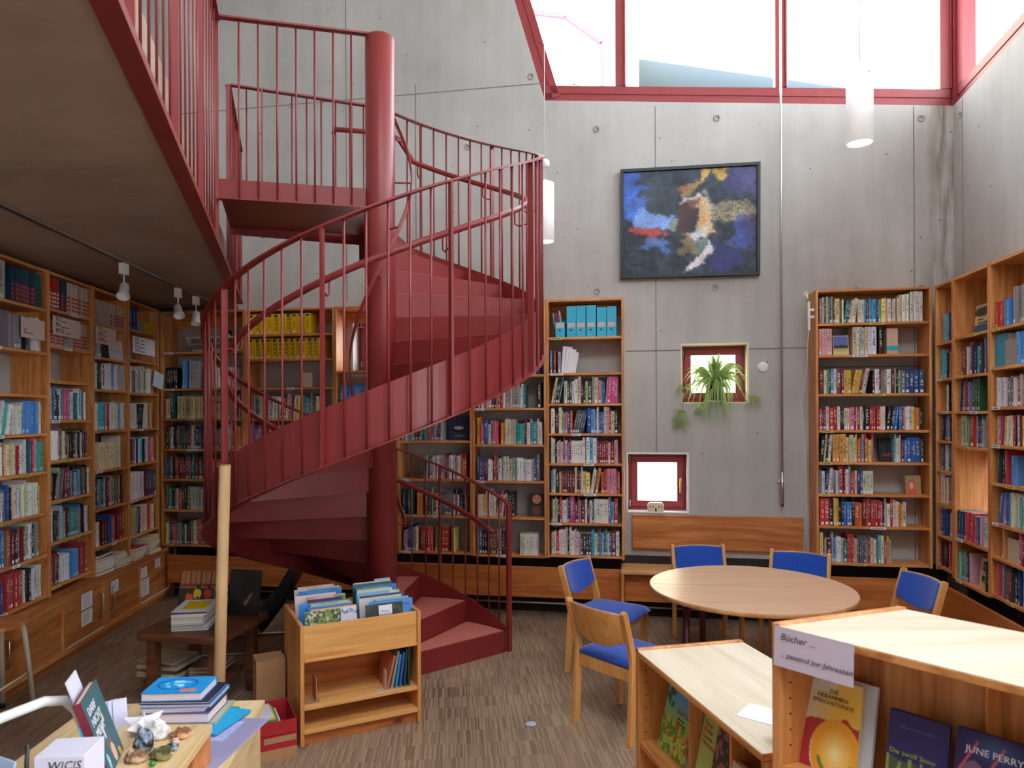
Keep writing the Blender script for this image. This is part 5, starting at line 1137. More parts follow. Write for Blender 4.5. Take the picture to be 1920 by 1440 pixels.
# red carton and brown box next to the trough
rb = thing('red_carton', 'red printed cardboard carton with brown tape in front of trough', 'carton', MT @ T(-.42, -.09, 0))
for f in ((0, .385, 0, .005), (0, .385, .295, .3), (0, .005, .005, .295), (.38, .385, .005, .295)):
    b = MB(); b.box(f[0], f[1], f[2], f[3], .062, .205); b.build('wall', M['redbox'], rb); b = MB(); b.box(f[0], f[1], f[2], f[3], .001, .0618); b.build('bare_edge', M['card'], rb)
b = MB(); b.box(.005, .38, .005, .295, .001, .006); b.build('bottom', M['card'], rb)
b = MB(); b.box(.22, .383, -.003, -.0005, .095, .125); b.build('tape', M['card'], rb); b = MB(); b.box(0, .384, -.001, 0, .135, .138); b.build('crease', M['maroon'], rb)
z = .0065
for i, (c, lab) in enumerate((('8C8A80', 'grey folded leaflet at the bottom of the red carton'), ('D8D4DC', 'white leaflet bundle in the red carton'), ('3E8A4A', 'green leaflet in the red carton'), ('E0B83A', 'yellow leaflet in the red carton'), ('DEDCE6', 'white leaflet on top in the red carton'))):
    cc = [int(c[k:k+2], 16) for k in (0, 2, 4)]; hh = .09 if i < 2 else .004
    bookbox('leaflet', MT @ T(-.40+.02*i, -.07+.012*i, z+hh+.0005) @ RX(rad(90)) @ RX(rad(-180)), .3-.03*i, .2, hh, cc, lab, 'leaflet', 'leaflets in the red carton'); z += hh+.001
cb2 = thing('open_box', 'brown cardboard slipcase standing open beside the trough', 'cardboard box', MT @ T(-.175, .42, 0))
for f in ((0, .165, .0, .005, .001, .36), (0, .165, .15, .155, .001, .36), (.16, .165, .005, .15, .001, .36), (0, .16, .005, .15, .001, .006), (0, .16, .005, .15, .354, .36)):
    b = MB(); b.box(*f); b.build('panel', M['card'], cb2)
# cardboard tube leaning on the stairs
tbv = thing('cardboard_tube', 'long brown cardboard tube leaning against the spiral staircase', 'tube')
b = MB(); p0, p1 = Vector((-1.51, 3.56, .004)), Vector((-1.53, 3.722, 1.535)); b.tube([p0, p1], .029, 24, True); b.build('tube_wall', M['tubecard'], tbv, True)
b = MB(); d = (p1-p0).normalized(); b.tube([p1, p1+d*.006], .0305, 20); b.build('end_cap', M['card'], tbv, True)

# ------------------------------------------------------------------ dark low table with magazines
MD = frame2(-2.28, 4.19, Vector((.6, -.10)).normalized()[:], Vector((.10, .6)).normalized()[:])
dt = thing('low_table', 'dark wooden low table with a lower shelf loaded with magazines', 'table', MD)
pts = []
for cx, cy, a0 in ((.05, .05, 180), (.52, .04, 270), (.53, .53, 0), (.05, .53, 90)):
    for k in range(5): pts.append((cx+.05*math.cos(rad(a0+k*22.5)), cy+.05*math.sin(rad(a0+k*22.5))))
b = MB(); b.prism(pts, .455, .50); b.build('tabletop', M['dark_wood'], dt, bevel=.004)
for x, y in ((.05, .05), (.46, .05), (.05, .46), (.46, .46)): b = MB(); b.box(x, x+.06, y, y+.06, .001, .4545); b.build('leg', M['dark_wood'], dt, bevel=.004)
b = MB(); b.prism([(-.02, .111), (.459, .111), (.49, .30), (.459, .459), (.111, .459), (-.02, .3)], .16, .175); b.build('shelf', M['dark_wood'], dt)
z = .50
lying(MD, .21, .06, .5005, 13, 'magazine in the tall stack on the low dark table, %s', ['white', 'grey', 'white'], .21, .28, (.006, .009), 18, 'magazine', 'magazines stacked on the low dark table', 'magazine', 2)
def yellow_mag(u, v): im = base(u, (214, 210, 214)); return lay(im, inpoly(u, v, [(.2, .15), (.85, .15), (.85, .8), (.2, .8)]), (224, 190, 20))
paint_z = .5005+13*.0085
bookbox('magazine', MD @ T(.21, .06, .613) @ RZ(rad(18)) @ RX(rad(-90)) @ T(0, -.004, 0) , .21, .28, .004, (216, 212, 216), 'white magazine with a yellow panel on top of the stack', 'magazine', None, True, yellow_mag)
lying(MD, -.10, .16, .1755, 12, 'newspaper in the sagging pile on the lower shelf, %s', ['cream', 'white', 'brown'], .3, .26, (.006, .01), -5, 'newspaper', 'newspapers under the low dark table', 'newspaper', 5)
lying(MD, .24, .18, .1755, 6, 'folded newspaper beside the pile on the lower shelf, %s', ['cream', 'brown'], .2, .22, (.008, .012), 15, 'newspaper', 'newspapers under the low dark table', 'newspaper', 8)
def kids(u, v):
    im = base(u, (46, 34, 28)); im = lay(im, v < .38, (150, 100, 60)); im = lay(im, (v < .36) & ((u*7 % 1) < .18), (74, 30, 22)); im = lay(im, (v > .28) & (v < .34), (120, 40, 30))
    for cx, cy, c in ((.3, .6, (206, 84, 54)), (.52, .5, (214, 170, 40)), (.82, .5, (186, 44, 36))):
        im = lay(im, np.hypot((u-cx)/.11, (v-cy)/.12) < 1, c); im = lay(im, np.hypot((u-cx-.02)/.06, (v-cy+.15)/.06) < 1, (58, 34, 26)); im = lay(im, inpoly(u, v, [(cx-.05, cy+.08), (cx+.1, cy+.2), (cx+.14, cy+.18), (cx+.03, cy+.05)]), (120, 70, 50))
    return lay(im, v > .85, (34, 34, 32))
bookbox('calendar', MD @ T(.035, .36, .5005) @ RZ(rad(8)) @ RX(rad(-14)), .235, .285, .006, (200, 170, 140), 'photo calendar of children sitting on a floor, leaning on low table', 'calendar', None, True, kids, (60, 72))
def darkpic(u, v): im = base(u, (34, 30, 30)); im = lay(im, np.hypot((u-.6)/.2, (v-.35)/.2) < 1, (22, 20, 22)); return lay(im, inpoly(u, v, [(.5, .75), (.72, .5), (.76, .53), (.58, .8)]), (150, 104, 78))
bookbox('calendar', MD @ T(.33, .46, .5005) @ RZ(rad(-4)) @ RX(rad(-10)), .23, .29, .006, (30, 28, 28), 'nearly black photo calendar standing beside the cardboard tube', 'calendar', None, True, darkpic)
# black lounge chair behind
lc = thing('lounge_chair', 'black leather lounge chair standing under the stairs behind the trough', 'armchair', T(-2.0, 5.50) @ RZ(rad(98)))
def slabc(name, pts, w, th):
    b = MB(); n = len(pts); vs = []
    for s_, rr in ((-1, .8), (-.92, 1), (.92, 1), (1, .8)):
        for k, (y, z) in enumerate(pts): vs.append((s_*w/2, y, z-th/2*rr))
        for k, (y, z) in enumerate(pts[::-1]): vs.append((s_*w/2, y, z+th/2*rr))
    m = 2*n; fs = [tuple(range(m))[::-1], tuple(range(3*m, 4*m))]+[(r_*m+k, r_*m+(k+1) % m, (r_+1)*m+(k+1) % m, (r_+1)*m+k) for r_ in range(3) for k in range(m)]
    b.add(vs, fs); b.build(name, M['leather'], lc, True, .01)
slabc('backrest', [(-.30, .59), (-.27, .54), (-.20, .42), (-.11, .30), (-.06, .25)], .5, .20); slabc('seat', [(-.1, .24), (.1, .22), (.3, .26), (.42, .28)], .5, .10)
for x in (-.24, .24): b = MB(); b.tube([(x, -.25, .012), (x, .35, .012), (x, .38, .04), (x, .32, .2)], .012, 8); b.build('runner', M['chrome'], lc, True)

# ------------------------------------------------------------------ stool by the cabinet
so = thing('stool', 'stool with cream tube legs and wooden seat by the long cabinet', 'stool', T(-3.07, 4.16) @ RZ(rad(5)))
b = MB(); b.prism([(.15*math.cos(rad(k*15)), .17*math.sin(rad(k*15))) for k in range(24)], .55, .575); b.build('seat', M['oak_x'], so, bevel=.004)
for s in (-1, 1):
    b = MB(); b.tube([(-.075, s*.17, .03), (-.06, s*.135, .48), (-.05, s*.125, .535), (-.02, s*.12, .545), (.04, s*.12, .545), (.065, s*.125, .53), (.075, s*.135, .48), (.10, s*.18, .03)], .0155, 10); b.build('leg_frame', M['cream_metal'], so, True)
    for x in (-.0755, .1005): b = MB(); b.tube([(x, s*(.17 if x < 0 else .18), .001), (x, s*(.17 if x < 0 else .18), .035)], .017, 10); b.build('rubber_foot', M['black'], so, True)
b = MB(); b.tube([(-.07, -.15, .2), (-.07, .15, .2)], .008, 8); b.build('stretcher', M['cream_metal'], so, True); b = MB(); b.tube([(.09, -.155, .22), (.09, .155, .22)], .008, 8); b.build('stretcher', M['cream_metal'], so, True)

# ------------------------------------------------------------------ display table in the foreground, left
ft = thing('display_table', 'pale wooden display table in the lower left corner', 'table')
tp = [(-.944, 2.66), (-1.585, 2.62), (-1.53, 1.35), (-.78, 1.35)]
b = MB(); b.prism(tp, .69, .72); b.build('tabletop', M['display_x'], ft, bevel=.003)
b = MB(); b.prism([(-.958, 2.645), (-.978, 2.645), (-.815, 1.36), (-.795, 1.36)], .001, .6895); b.build('side_panel', M['display_x'], ft)
b = MB(); b.prism([(-1.57, 2.605), (-1.55, 2.605), (-1.5, 1.36), (-1.52, 1.36)], .001, .6895); b.build('side_panel', M['display_x'], ft)
b = MB(); b.prism([(-.98, 2.62), (-1.548, 2.59), (-1.548, 2.575), (-.98, 2.605)], .001, .6895); b.build('back_panel', M['display_x'], ft)
rs = thing('display_riser', 'low open wooden riser on the display table carrying the stones', 'riser')
b = MB(); b.prism([(-.9377, 2.178), (-1.36, 2.178), (-1.34, 1.7), (-.885, 1.7)], .815, .84); b.build('top_board', M['display_x'], rs, bevel=.002)
b = MB(); b.prism([(-.942, 2.176), (-.96, 2.176), (-.96, 2.05), (-.942, 2.05)], .7205, .8145); b.build('leg_board', M['oak_x'], rs)
b = MB(); b.prism([(-.95, 2.176), (-1.35, 2.176), (-1.35, 2.16), (-.962, 2.16)], .7205, .8145); b.build('back_board', M['oak_x'], rs)
b = MB(); b.prism([(-1.34, 2.15), (-1.36, 2.15), (-1.34, 1.72), (-1.32, 1.72)], .7205, .8145); b.build('leg_board', M['oak_x'], rs)
def onz(px, py, z): Y = (H-z)*F/(py-782); return ((px-960)/F*Y, Y)
def rock(px, py, r, c1, c2, label, sq=(1, 1, .75), seed=1):
    x, y = onz(px, py, .84); rr = random.Random(seed); m, t, bb = nt('rock_'+label.split()[0]+str(seed)); tc = N(t, 'ShaderNodeTexCoord'); n = N(t, 'ShaderNodeTexNoise', i_Scale=60.0, i_Detail=6.0); L(t, tc, 'Object', n, 'Vector'); rp = ramp(t, [(.42, lin(c1)), (.58, lin(c2))]); L(t, n, 0, rp, 0); L(t, rp, 0, bb, 'Base Color'); bb.inputs['Roughness'].default_value = .7; bump(t, bb, n, 0, .6, .004)
    b = MB(); nu, nv = 20, 12; off = Vector((seed*3.1, seed*1.7, 0)); vs = []
    from mathutils import noise
    for j in range(nv+1):
        for i in range(nu):
            a, e = 2*math.pi*i/nu, math.pi*j/nv; d = Vector((math.cos(a)*math.sin(e), math.sin(a)*math.sin(e), -math.cos(e))); q = 1+.45*noise.noise(d*1.6+off)+.18*noise.noise(d*4+off)
            p = d*r*q; vs.append((p.x*sq[0], p.y*sq[1], max(-r*.55*sq[2], p.z*sq[2])))
    zmin = min(v[2] for v in vs)
    b.add([(v[0], v[1], v[2]-zmin) for v in vs], [(j*nu+i, j*nu+(i+1) % nu, (j+1)*nu+(i+1) % nu, (j+1)*nu+i) for j in range(nv) for i in range(nu)])
    tag(b.build('stone', m, smooth=True, mw=T(x, y, .8405)), label, 'stone', 'stones on the display riser')
rock(292, 1386, .033, (196, 188, 180), (232, 228, 224), 'white crystalline stone behind the others on the riser', (1, .8, 1.05), 1)
rock(268, 1410, .031, (24, 30, 40), (150, 160, 176), 'black and white veined pointed stone on the riser', (.8, .8, 1.3), 2)
rock(252, 1428, .024, (110, 76, 50), (190, 156, 120), 'brown rough stone at the front of the riser', (1.2, .9, .8), 3)
rock(298, 1424, .026, (60, 58, 30), (130, 124, 70), 'olive green stone on the riser', (1.1, .9, .8), 4)
rock(320, 1408, .015, (30, 36, 44), (150, 156, 160), 'small dark veined stone beside the olive stone', (1.2, .8, .8), 5)
rock(336, 1384, .023, (130, 74, 44), (204, 150, 110), 'orange-brown rough stone near the riser corner', (1.25, .9, .8), 6)
rock(326, 1396, .012, (170, 130, 116), (216, 190, 178), 'tiny pinkish stone beside the orange-brown stone', (1, 1, .9), 8)
x, y = onz(283, 1438, .84); m = plain('green_glass_bead', (20, 130, 50), .1); b = MB(); b.lathe([(max(.0005, .009*math.sin(k*math.pi/8)), .007-.007*math.cos(k*math.pi/8)) for k in range(9)], 14); tag(b.build('glass_bead', m, smooth=True, mw=T(x, y, .8405)), 'shiny green glass bead at the edge of the riser', 'bead')
# folded paper star
x, y = onz(268, 1376, .84); ps = thing('paper_star', 'white folded paper star among the stones', 'paper star', T(x, y, .8405))
for k in range(9):
    a = rad(k*40); b = MB(); d = Vector((math.cos(a), math.sin(a), 0)); s_ = Vector((-d.y, d.x, 0)); tip = d*.055+Vector((0, 0, .03+.025*(k % 2))); l = s_*.018+Vector((0, 0, .005)); r_ = -s_*.018+Vector((0, 0, .005)); top = Vector((0, 0, .05)); bot = Vector((0, 0, .0))
    b.add([bot, l+d*.012, r_+d*.012, top, tip], [(1, 4, 3), (4, 2, 3), (1, 0, 4), (0, 2, 4), (0, 1, 3), (0, 3, 2)]); b.build('fold', M['paper'], ps)
# stack of books on the table
STK = [((60, 150, 70), .24, .19, .006, 'green booklet at the bottom of the display table stack'), ((30, 160, 210), .27, .2, .006, 'cyan folder under the display table stack'), ((160, 170, 150), .25, .19, .008, 'pale magazine low in the display table stack'), ((104, 96, 100), .235, .175, .034, 'thick grey book low in the display table stack'), ((90, 120, 200), .215, .165, .019, 'light blue book in the middle of the display table stack'), ((70, 140, 200), .235, .175, .012, 'thin turquoise book in the display table stack'), ((24, 26, 56), .235, .175, .009, 'black-covered thin book second from the top of the stack'), ((30, 140, 206), .205, .15, .028, 'bright blue hardback on top of the display table stack')]
z = .7205
for i, (c, w, d, t, lab) in enumerate(STK):
    mw = T(-1.285+.004*(i % 3)+(.02 if i < 2 else 0), 2.40+(.0 if i > 1 else .01), z) @ RZ(rad((-4, -14, 3, 2, 4, 2, 1, 3)[i]))
    b = MB(); b.col = lin(c); b.box(0, w, 0, d, 0, .002); b.box(0, w, 0, d, t-.002, t); b.box(0, w, d-.002, d, .002, t-.002); o = tag(b.build('book', M['print'], mw=mw), lab, 'book', 'books stacked on the display table')
    b = MB(); b.box(.003, w-.003, .003, d-.003, .002, t-.002); b.build('pages', plain('pinkish_pages', (226, 206, 206), .8) if 'pinkish_pages' not in bpy.data.materials else bpy.data.materials['pinkish_pages'], o)
    if i == 7:
        def swirl(u, v):
            im = base(u, (28, 146, 216)); rr = np.hypot((u-.45)/.4, (v-.45)/.4); im = lay(im, np.abs(rr-.8) < .06, (20, 90, 180)); im = lay(im, (rr < .55) & (vnoise(u, v, 14, 7) > .55), (150, 220, 240)); return lay(im, (u > .6) & (u < .86) & (v > .76) & (v < .92), (226, 120, 70))
        paint_grid('cover_print', w, d, swirl, 50, 40, M['print'], o, T(0, 0, t+.0006) @ RX(rad(-90)))
    z += t+.0006
# printed sheet on the table
def info(u, v):
    im = base(u, (150, 144, 176)); im = lay(im, (u > .08) & (u < .62) & (v > .08) & (v < .5), (178, 184, 226)); im = lay(im, (v*40 % 1 < .4) & (u > .1) & (u < .95) & (vnoise(u, v, 40, 2) > .3), (126, 120, 156), .6); return lay(im, (u > .1) & (u < .5) & (v > .62) & (v < .95), (176, 196, 226))
sh = tag(MB().box(0, .2, 0, .36, 0, .0008).build('info_sheet', M['paper'], mw=T(-1.105, 2.15, .7205) @ RZ(rad(-6))), 'violet-grey printed sheet lying on the display table', 'sheet')
paint_grid('print', .2, .36, info, 50, 80, M['print'], sh, T(0, 0, .0012) @ RX(rad(-90)))
# green book on stand
gb_mw = Matrix(((-.341, -.88, -.33, -1.05), (.94, -.32, -.12, 1.86), (0, -.35, .936, .845), (0, 0, 0, 1)))
def people_cover(u, v):
    im = base(u, (62, 96, 104)); im = lay(im, (v > .04) & (v < .05), (200, 210, 214)); 
    for cx, cy, rx, ry, c in ((.62, .42, .05, .05, (226, 196, 176)), (.45, .55, .03, .12, (226, 226, 232)), (.5, .72, .12, .1, (110, 96, 90)), (.55, .86, .1, .12, (222, 176, 152)), (.2, .85, .05, .1, (150, 200, 220)), (.8, .95, .06, .06, (222, 180, 60))): im = lay(im, np.hypot((u-cx)/rx, (v-cy)/ry) < 1, c)
    return im
gex = Vector((-.34, .94, 0)).normalized(); gz = Vector((-.30, -.105, .95)).normalized(); gy = gz.cross(gex).normalized(); gz = gex.cross(gy).normalized()
gm = Matrix((( gex.x, gy.x, gz.x, -1.06), (gex.y, gy.y, gz.y, 1.84), (gex.z, gy.z, gz.z, .8465), (0, 0, 0, 1)))
gb = bookbox('book', gm, .18, .22, .02, (120, 34, 48), 'teal book with pale title standing at an angle on the display table', 'book', None, True, people_cover, (50, 60))
lettering('DARF\nNICHT\nMEHR', .032, M['paper'], gb, T(.02, -.002, .17) @ RX(rad(90)), spacing=1.0)
gs = thing('book_stand', 'turquoise wire book stand behind the teal book', 'book stand', gm)
b = MB(); b.box(-.005, .185, .021, .025, 0, .16); b.build('back_plate', M['binder'], gs); b = MB(); b.tube([(.09, .026, .14), (.09, .09, -.02)], .004, 6); b.build('strut', M['binder'], gs, True)
bookbox('brochure', gm @ T(.06, .03, .02), .1, .25, .004, (216, 216, 236), 'white brochure sticking up behind the teal book', 'brochure')
for i in range(3): bookbox('brochure', T(-1.245+.012*i, 2.13+.004*i, .8405) @ RZ(rad(50)) @ RX(rad(-8)), .04, .085, .004, (200, 200, 226), 'lilac white leaflet behind the teal book, %s of three' % ORD[i], 'brochure', 'leaflets behind the teal book')
# white box lettered WCS, sign holder and lamp arm
wx = thing('white_box', 'white box lettered WCS in the lower left corner', 'box', T(-1.14, 1.66, .7205) @ RZ(rad(6)))
b = MB(); b.box(0, .115, 0, .10, 0, .27); b.build('body', plain('lilac_white_card', (214, 210, 226), .6), wx, bevel=.002); lettering('W|C|S', .028, M['ink'], wx, T(.03, -.0008, .238) @ RX(rad(90)), shear=.2)
tag(MB().tube([(0, 0, 0), (0, 0, .30)], .005, 8).build('pen', M['black'], mw=T(-1.155, 1.64, .7205) @ RX(rad(-4)), smooth=True), 'black pen standing beside the white lettered box', 'pen')
sg = thing('sign_holder', 'pale blue acrylic sign at the lower left edge of the picture', 'sign', T(-1.36, 1.62, .7205) @ RZ(rad(-25)) @ RX(rad(-14)))
b = MB(); b.box(0, .21, 0, .004, 0, .30); b.build('panel', plain('pale_blue_print', (178, 200, 236), .3), sg, bevel=.002); lettering('Herzlich\nwillkommen', .03, M['paper'], sg, T(.03, -.0008, .2) @ RX(rad(90)))
b = MB(); b.box(0, .21, .004, .09, 0, .003); b.build('foot', M['white'], sg)
la = thing('desk_lamp', 'white bent tube lamp arm crossing the lower left corner', 'lamp', None)
b = MB(); b.tube([(-1.46, 1.62, .7205), (-1.46, 1.64, .92), (-1.42, 1.68, .985), (-1.33, 1.80, 1.02), (-1.265, 1.885, 1.032), (-1.235, 1.925, 1.018), (-1.218, 1.95, .98), (-1.205, 1.97, .91), (-1.20, 1.98, .8405)], .0135, 12); b.build('arm', M['white'], la, True)
b = MB(); b.lathe([(.001, 0), (.05, 0), (.05, .012), (.012, .018), (.001, .018)], 24); b.build('base', M['white'], la, True, mw=T(-1.46, 1.62, .7205))

# ------------------------------------------------------------------ low bookcases in the foreground, right
ax, ay = (.2206, -.9754), (.9754, .2206)
MA = frame2(.497, 2.83, ax, ay); LA, DA_, ZA = .90, .47, .85
la_ = thing('low_bookcase', 'low pale-topped bookcase with leaning books, farther of the two in the foreground', 'bookcase', MA, 'low bookcases in the foreground')
b = MB(); b.box(0, .025, 0, DA_, .001, ZA+.006); b.build('side_panel', M['shelf_z'], la_, bevel=.003)
b = MB(); b.box(.0252, LA, -.002, DA_, ZA-.023, ZA-.0025); tpb = b.build('top_board', M['shelf_x'], la_, bevel=.002)
b = MB(); b.box(.0252, LA, -.0005, DA_-.002, ZA-.0025, ZA); b.build('top_veneer', M['pale_x'], tpb)
b = MB(); b.box(LA-.025, LA, .01, DA_, .001, ZA-.0255); b.build('side_panel', M['shelf_z'], la_, bevel=.003)
b = MB(); b.box(.0252, LA-.0252, .2, .215, .05, ZA-.0255); b.build('back_panel', M['shelf_z'], la_)
for z in (.49, .06): b = MB(); b.box(.0252, LA-.0252, .004, .199, z-.024, z); b.build('shelf', M['shelf_x'], la_, bevel=.003)
for x in (.34, .62): b = MB(); b.box(x, x+.012, .06, .199, .4905, ZA-.026); b.build('divider', M['shelf_z'], la_)
b = MB()
for zz in np.arange(.12, .8, .05): b.box(.0252, .026, .03, .036, zz-.0025, zz+.0025)
b.build('peg_holes', M['dark_hole'], la_)
def garden(u, v):
    im = base(u, (150, 190, 90)); im = lay(im, np.clip(.55-v, 0, .3)/.3, (90, 160, 214)); im = lay(im, (v > .55) & (vnoise(u, v, 12, 3) > .5), (90, 140, 50)); im = lay(im, (v > .5) & (vnoise(u, v, 22, 5) > .72), (206, 70, 50)); im = lay(im, (u < .3) & (v < .4) & (vnoise(u, v, 14, 6) > .5), (50, 96, 50)); im = lay(im, (vnoise(u, v, 26, 8) > .8) & (v > .6), (230, 200, 80)); return im
g = bookbox('book', MA @ T(.075, .06, .4905) @ RX(rad(-13)) @ RZ(rad(4)), .20, .285, .028, (120, 160, 190), 'garden picture book with meadow cover on the low bookcase', 'book', None, True, garden, (60, 80))
lettering('Garten', .034, plain('crimson_print', (140, 30, 60), .5), g, T(.085, -.002, .165) @ RX(rad(90)))
lettering('draussen\nunterwegs', .014, M['ink'], g, T(.10, -.002, .145) @ RX(rad(90)))
def kgw(u, v):
    im = base(u, (168, 182, 96)); im = lay(im, (u > .46) & (u < .93) & (v > .1) & (v < .62), (62, 54, 56)); im = lay(im, (u > .46) & (u < .93) & (v > .1) & (v < .62) & (vnoise(u, v, 16, 3) > .55), (150, 100, 100)); return lay(im, (u > .2) & (u < .45) & (v > .78), (70, 64, 60))
g = bookbox('book', MA @ T(.385, .05, .4905) @ RX(rad(-12)), .21, .285, .016, (150, 170, 90), 'lime green book with a dark photo on the low bookcase', 'book', None, True, kgw, (50, 66))
lettering('Natur\nKinder\nGarten\nWerkstatt', .022, plain('red_ink', (176, 60, 50), .5), g, T(.012, -.002, .225) @ RX(rad(90)), spacing=1.0)
g = bookbox('book', MA @ T(.625, .03, .4905) @ RX(rad(-10)), .13, .21, .024, (196, 178, 164), 'beige book with small dark lettering at the low bookcase', 'book'); lettering('DAS GROSSE', .012, M['ink'], g, T(.02, -.001, .17) @ RX(rad(90))); lettering('WASSER', .024, M['ink'], g, T(.02, -.001, .14) @ RX(rad(90)))
g = bookbox('book', MA @ T(.765, .02, .4905) @ RX(rad(-10)), .10, .21, .02, (200, 184, 172), 'pinkish book at the nearer end of the low bookcase', 'book')
pp = tag(MB().box(0, .17, 0, .12, 0, .0012).build('paper_sheet', M['paper'], mw=MA @ T(.66, .06, .8505) @ RZ(rad(38))), 'white paper sheet lying on the low bookcase top', 'sheet')

bx, be_ = Vector((.636, -.771)), Vector((.94, .343)); B0 = Vector((.664, 1.794)); LB, DB, ZB = .95, .434, 1.26
lb = thing('low_bookcase', 'taller pale-topped bookcase in the lower right corner', 'bookcase', T(B0.x, B0.y), 'low bookcases in the foreground')
def bp(t, d): p = bx*t+be_*d; return (p.x, p.y)
def bprism(t0, t1, d0, d1, z0, z1, name, m, bev=.002): b = MB(); b.prism([bp(t0, d0), bp(t1, d0), bp(t1, d1), bp(t0, d1)], z0, z1); return b.build(name, m, lb, bevel=bev)
bprism(0, .022, 0, DB, .001, ZB+.006, 'side_panel', M['shelf_z'], .003); bprism(.0222, LB, -.003, DB, ZB-.02, ZB-.0025, 'top_board', M['shelf_x'], .002); bprism(.0222, LB, -.0015, DB-.002, ZB-.0025, ZB, 'top_veneer', M['pale_x'], 0)
bprism(LB-.022, LB, 0, DB, .001, ZB-.0245, 'side_panel', M['shelf_z']); bprism(.0222, LB-.0222, .17, .185, .05, ZB-.0245, 'back_panel', M['shelf_z'])
for z in (.905, .5, .08): bprism(.0222, LB-.0222, .004, .169, z-.022, z, 'shelf', M['shelf_x'])
bprism(.40, .405, .12, .168, .9055, ZB-.025, 'divider', M['shelf_z'])
b = MB(); e0 = be_
for zz in np.arange(.95, 1.22, .04):
    p = bx*.0226+be_*.03; b.add([(p.x, p.y, zz), (p.x+be_.x*.006, p.y+be_.y*.006, zz), (p.x+be_.x*.006, p.y+be_.y*.006, zz+.005), (p.x, p.y, zz+.005)], [(0, 1, 2, 3)])
b.build('peg_holes', M['dark_hole'], lb)
def bmat(t, d, z, leanb): n = Vector((bx.y, -bx.x)); n = n if n.y > 0 else -n; p = B0+bx*t+n*d; return frame2(p.x, p.y, (bx.x, bx.y), (n.x, n.y), z) @ RX(rad(-leanb))
def hebam(u, v):
    nz = vnoise(u, v, 5, 3)*.16; im = base(u, (212, 204, 186)); im = lay(im, np.clip((np.hypot(u-.75, v-.3)*-1+.75)*1.6, 0, 1), (236, 180, 60)); im = lay(im, (v < .12+nz) & (u < .5+nz), (214, 206, 196), .8)
    im = lay(im, (v > .42+nz*.8-(u-.4)*.1) & (np.hypot((u-.62)/.55, (v-.8)/.42) > .85), (176, 44, 50)); rr = np.hypot((u-.62)/.5, (v-.78)/.4); im = lay(im, rr < .9, (236, 160, 40)); im = lay(im, np.clip(1-rr/.7, 0, 1), (250, 236, 170)); im = lay(im, (np.abs(rr-.62) < .06) & (v > .85), (90, 140, 60))
    return im
g = bookbox('book', bmat(.045, .055, .9055, 13), .139, .225, .012, (232, 200, 120), 'colourful midwifery guide with swirling orange cover', 'book', None, True, hebam, (60, 90))
lettering('DIE\nHEBAMMEN-\nSPRECHSTUNDE', .0145, plain('olive_ink', (84, 86, 36), .5), g, T(.07, -.002, .19) @ RX(rad(90)), 'CENTER', spacing=1.0)
bookbox('book', bmat(.075, .075, .9055, 13), .135, .228, .012, (206, 204, 210), 'white book peeking out behind the midwifery guide', 'book')
def sinne(u, v): im = base(u, (44, 36, 92)); im = lay(im, (v > .5+.08*vnoise(u, v, 8, 3)), (70, 84, 50)); im = lay(im, (v > .5) & ((u*5.2 % 1) < .28) & (vnoise(u, v, 10, 4) > .25), (140, 140, 80)); return im
g = bookbox('book', bmat(.252, .05, .9055, 12), .125, .20, .02, (40, 34, 84), 'violet book with a forest cover beside the midwifery guide', 'book', None, True, sinne, (50, 80))
lettering('Die zw\u00f6lf Sinne', .0155, plain('lime_ink', (150, 170, 60), .5), g, T(.006, -.002, .105) @ RX(rad(90))); lettering('Hilmar Moenckemeyer', .008, plain('lilac_ink', (110, 100, 160), .5), g, T(.025, -.002, .165) @ RX(rad(90)))
def june(u, v):
    im = base(u, (40, 32, 84)); im = lay(im, np.clip(1-np.hypot((u-.5)/.4, (v-.15)/.2), 0, 1), (60, 90, 140)); im = lay(im, ((u*3+v*2) % 1 < .07) & (v > .1), (226, 90, 100)); im = lay(im, np.hypot((u-.25)/.2, (v-.6)/.3) < 1, (120, 90, 110)); im = lay(im, np.hypot((u-.8)/.2, (v-.7)/.25) < 1, (196, 120, 110)); return im
g = bookbox('book', bmat(.392, .05, .9055, 12), .15, .205, .022, (50, 44, 104), 'dark violet novel with colourful sparks and white author name', 'book', None, True, june, (60, 80))
lettering('JUNE PERRY', .02, M['paper'], g, T(.02, -.002, .16) @ RX(rad(90)))
bookbox('book', bmat(.60, .05, .9055, 12), .14, .2, .022, (90, 60, 70), 'dull rose novel at the end of the shelf past the violet novels', 'book')
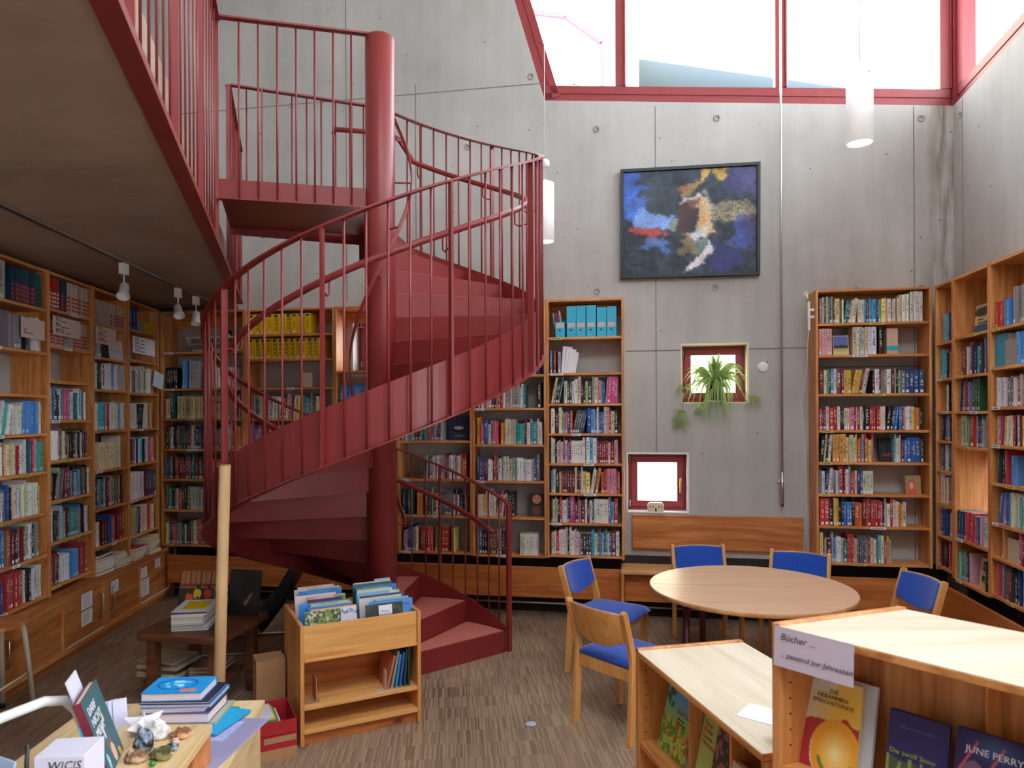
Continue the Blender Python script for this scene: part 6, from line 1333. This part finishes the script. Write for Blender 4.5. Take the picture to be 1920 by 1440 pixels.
hs_ = tag(MB().box(0, .2, 0, .0012, 0, .1).build('handwritten_sign', plain('lilac_paper', (206, 190, 204), .8), mw=bmat(.012, -.011, ZB-.098, 3)), 'handwritten paper sign taped to the edge of the taller bookcase', 'sign')
lettering('B\u00fccher ...', .024, plain('grey_ink', (84, 74, 84), .8), hs_, T(.016, -.0008, .068) @ RX(rad(90)), shear=.25); lettering('... passend zur Jahreszeit', .0185, bpy.data.materials['grey_ink'], hs_, T(.016, -.0008, .026) @ RX(rad(90)), shear=.25)

# ------------------------------------------------------------------ neighbouring buildings outside
nb = thing('neighbour_building', 'pale building with a red framed window beyond the clerestory', 'building', T(0, 0))
cw = plain('cream_render', (236, 224, 190), .9)
b = MB(); b.box(-6, 3.85, 21.0, 26, -.2, 18); b.build('wall', cw, nb)
fm = plain('pink_red_paint', (190, 60, 90), .6)
def bar2(p, q, w): b = MB(); frame_bar(b, p, q, w, 20.9, 21.0); b.build('window_frame', fm, nb)
for p, q in (((.4, 13.9), (1.65, 13.75)), ((1.65, 13.75), (2.75, 12.95)), ((2.75, 12.95), (2.75, 11.0))): bar2(p, q, .14)
for p, q in (((1.0, 11.8), (2.7, 11.6)), ((1.9, 11.7), (1.9, 10.6)), ((1.0, 11.9), (1.0, 10.6))): b = MB(); frame_bar(b, p, q, .07, 20.9, 21.0); b.build('glazing_bar', cw, nb)
nb2 = thing('neighbour_roof', 'low neighbouring house with grey tiled roof beyond the clerestory', 'building')
b = MB(); b.prism([(3.9, 22), (14, 22), (14, 30), (3.9, 30)], -.2, 11.2); b.build('wall', cw, nb2)
b = MB(); b.add([(3.9, 21.8, 13.3), (15, 21.8, 11.5), (15, 30, 11.5), (3.9, 30, 13.3), (3.9, 21.8, 12.9), (15, 21.8, 11.3), (15, 30, 11.3), (3.9, 30, 12.9)], [(0, 1, 2, 3), (7, 6, 5, 4), (0, 4, 5, 1), (1, 5, 6, 2), (2, 6, 7, 3), (3, 7, 4, 0)]); b.build('roof', plain('grey_tile', (86, 100, 116), .8), nb2)
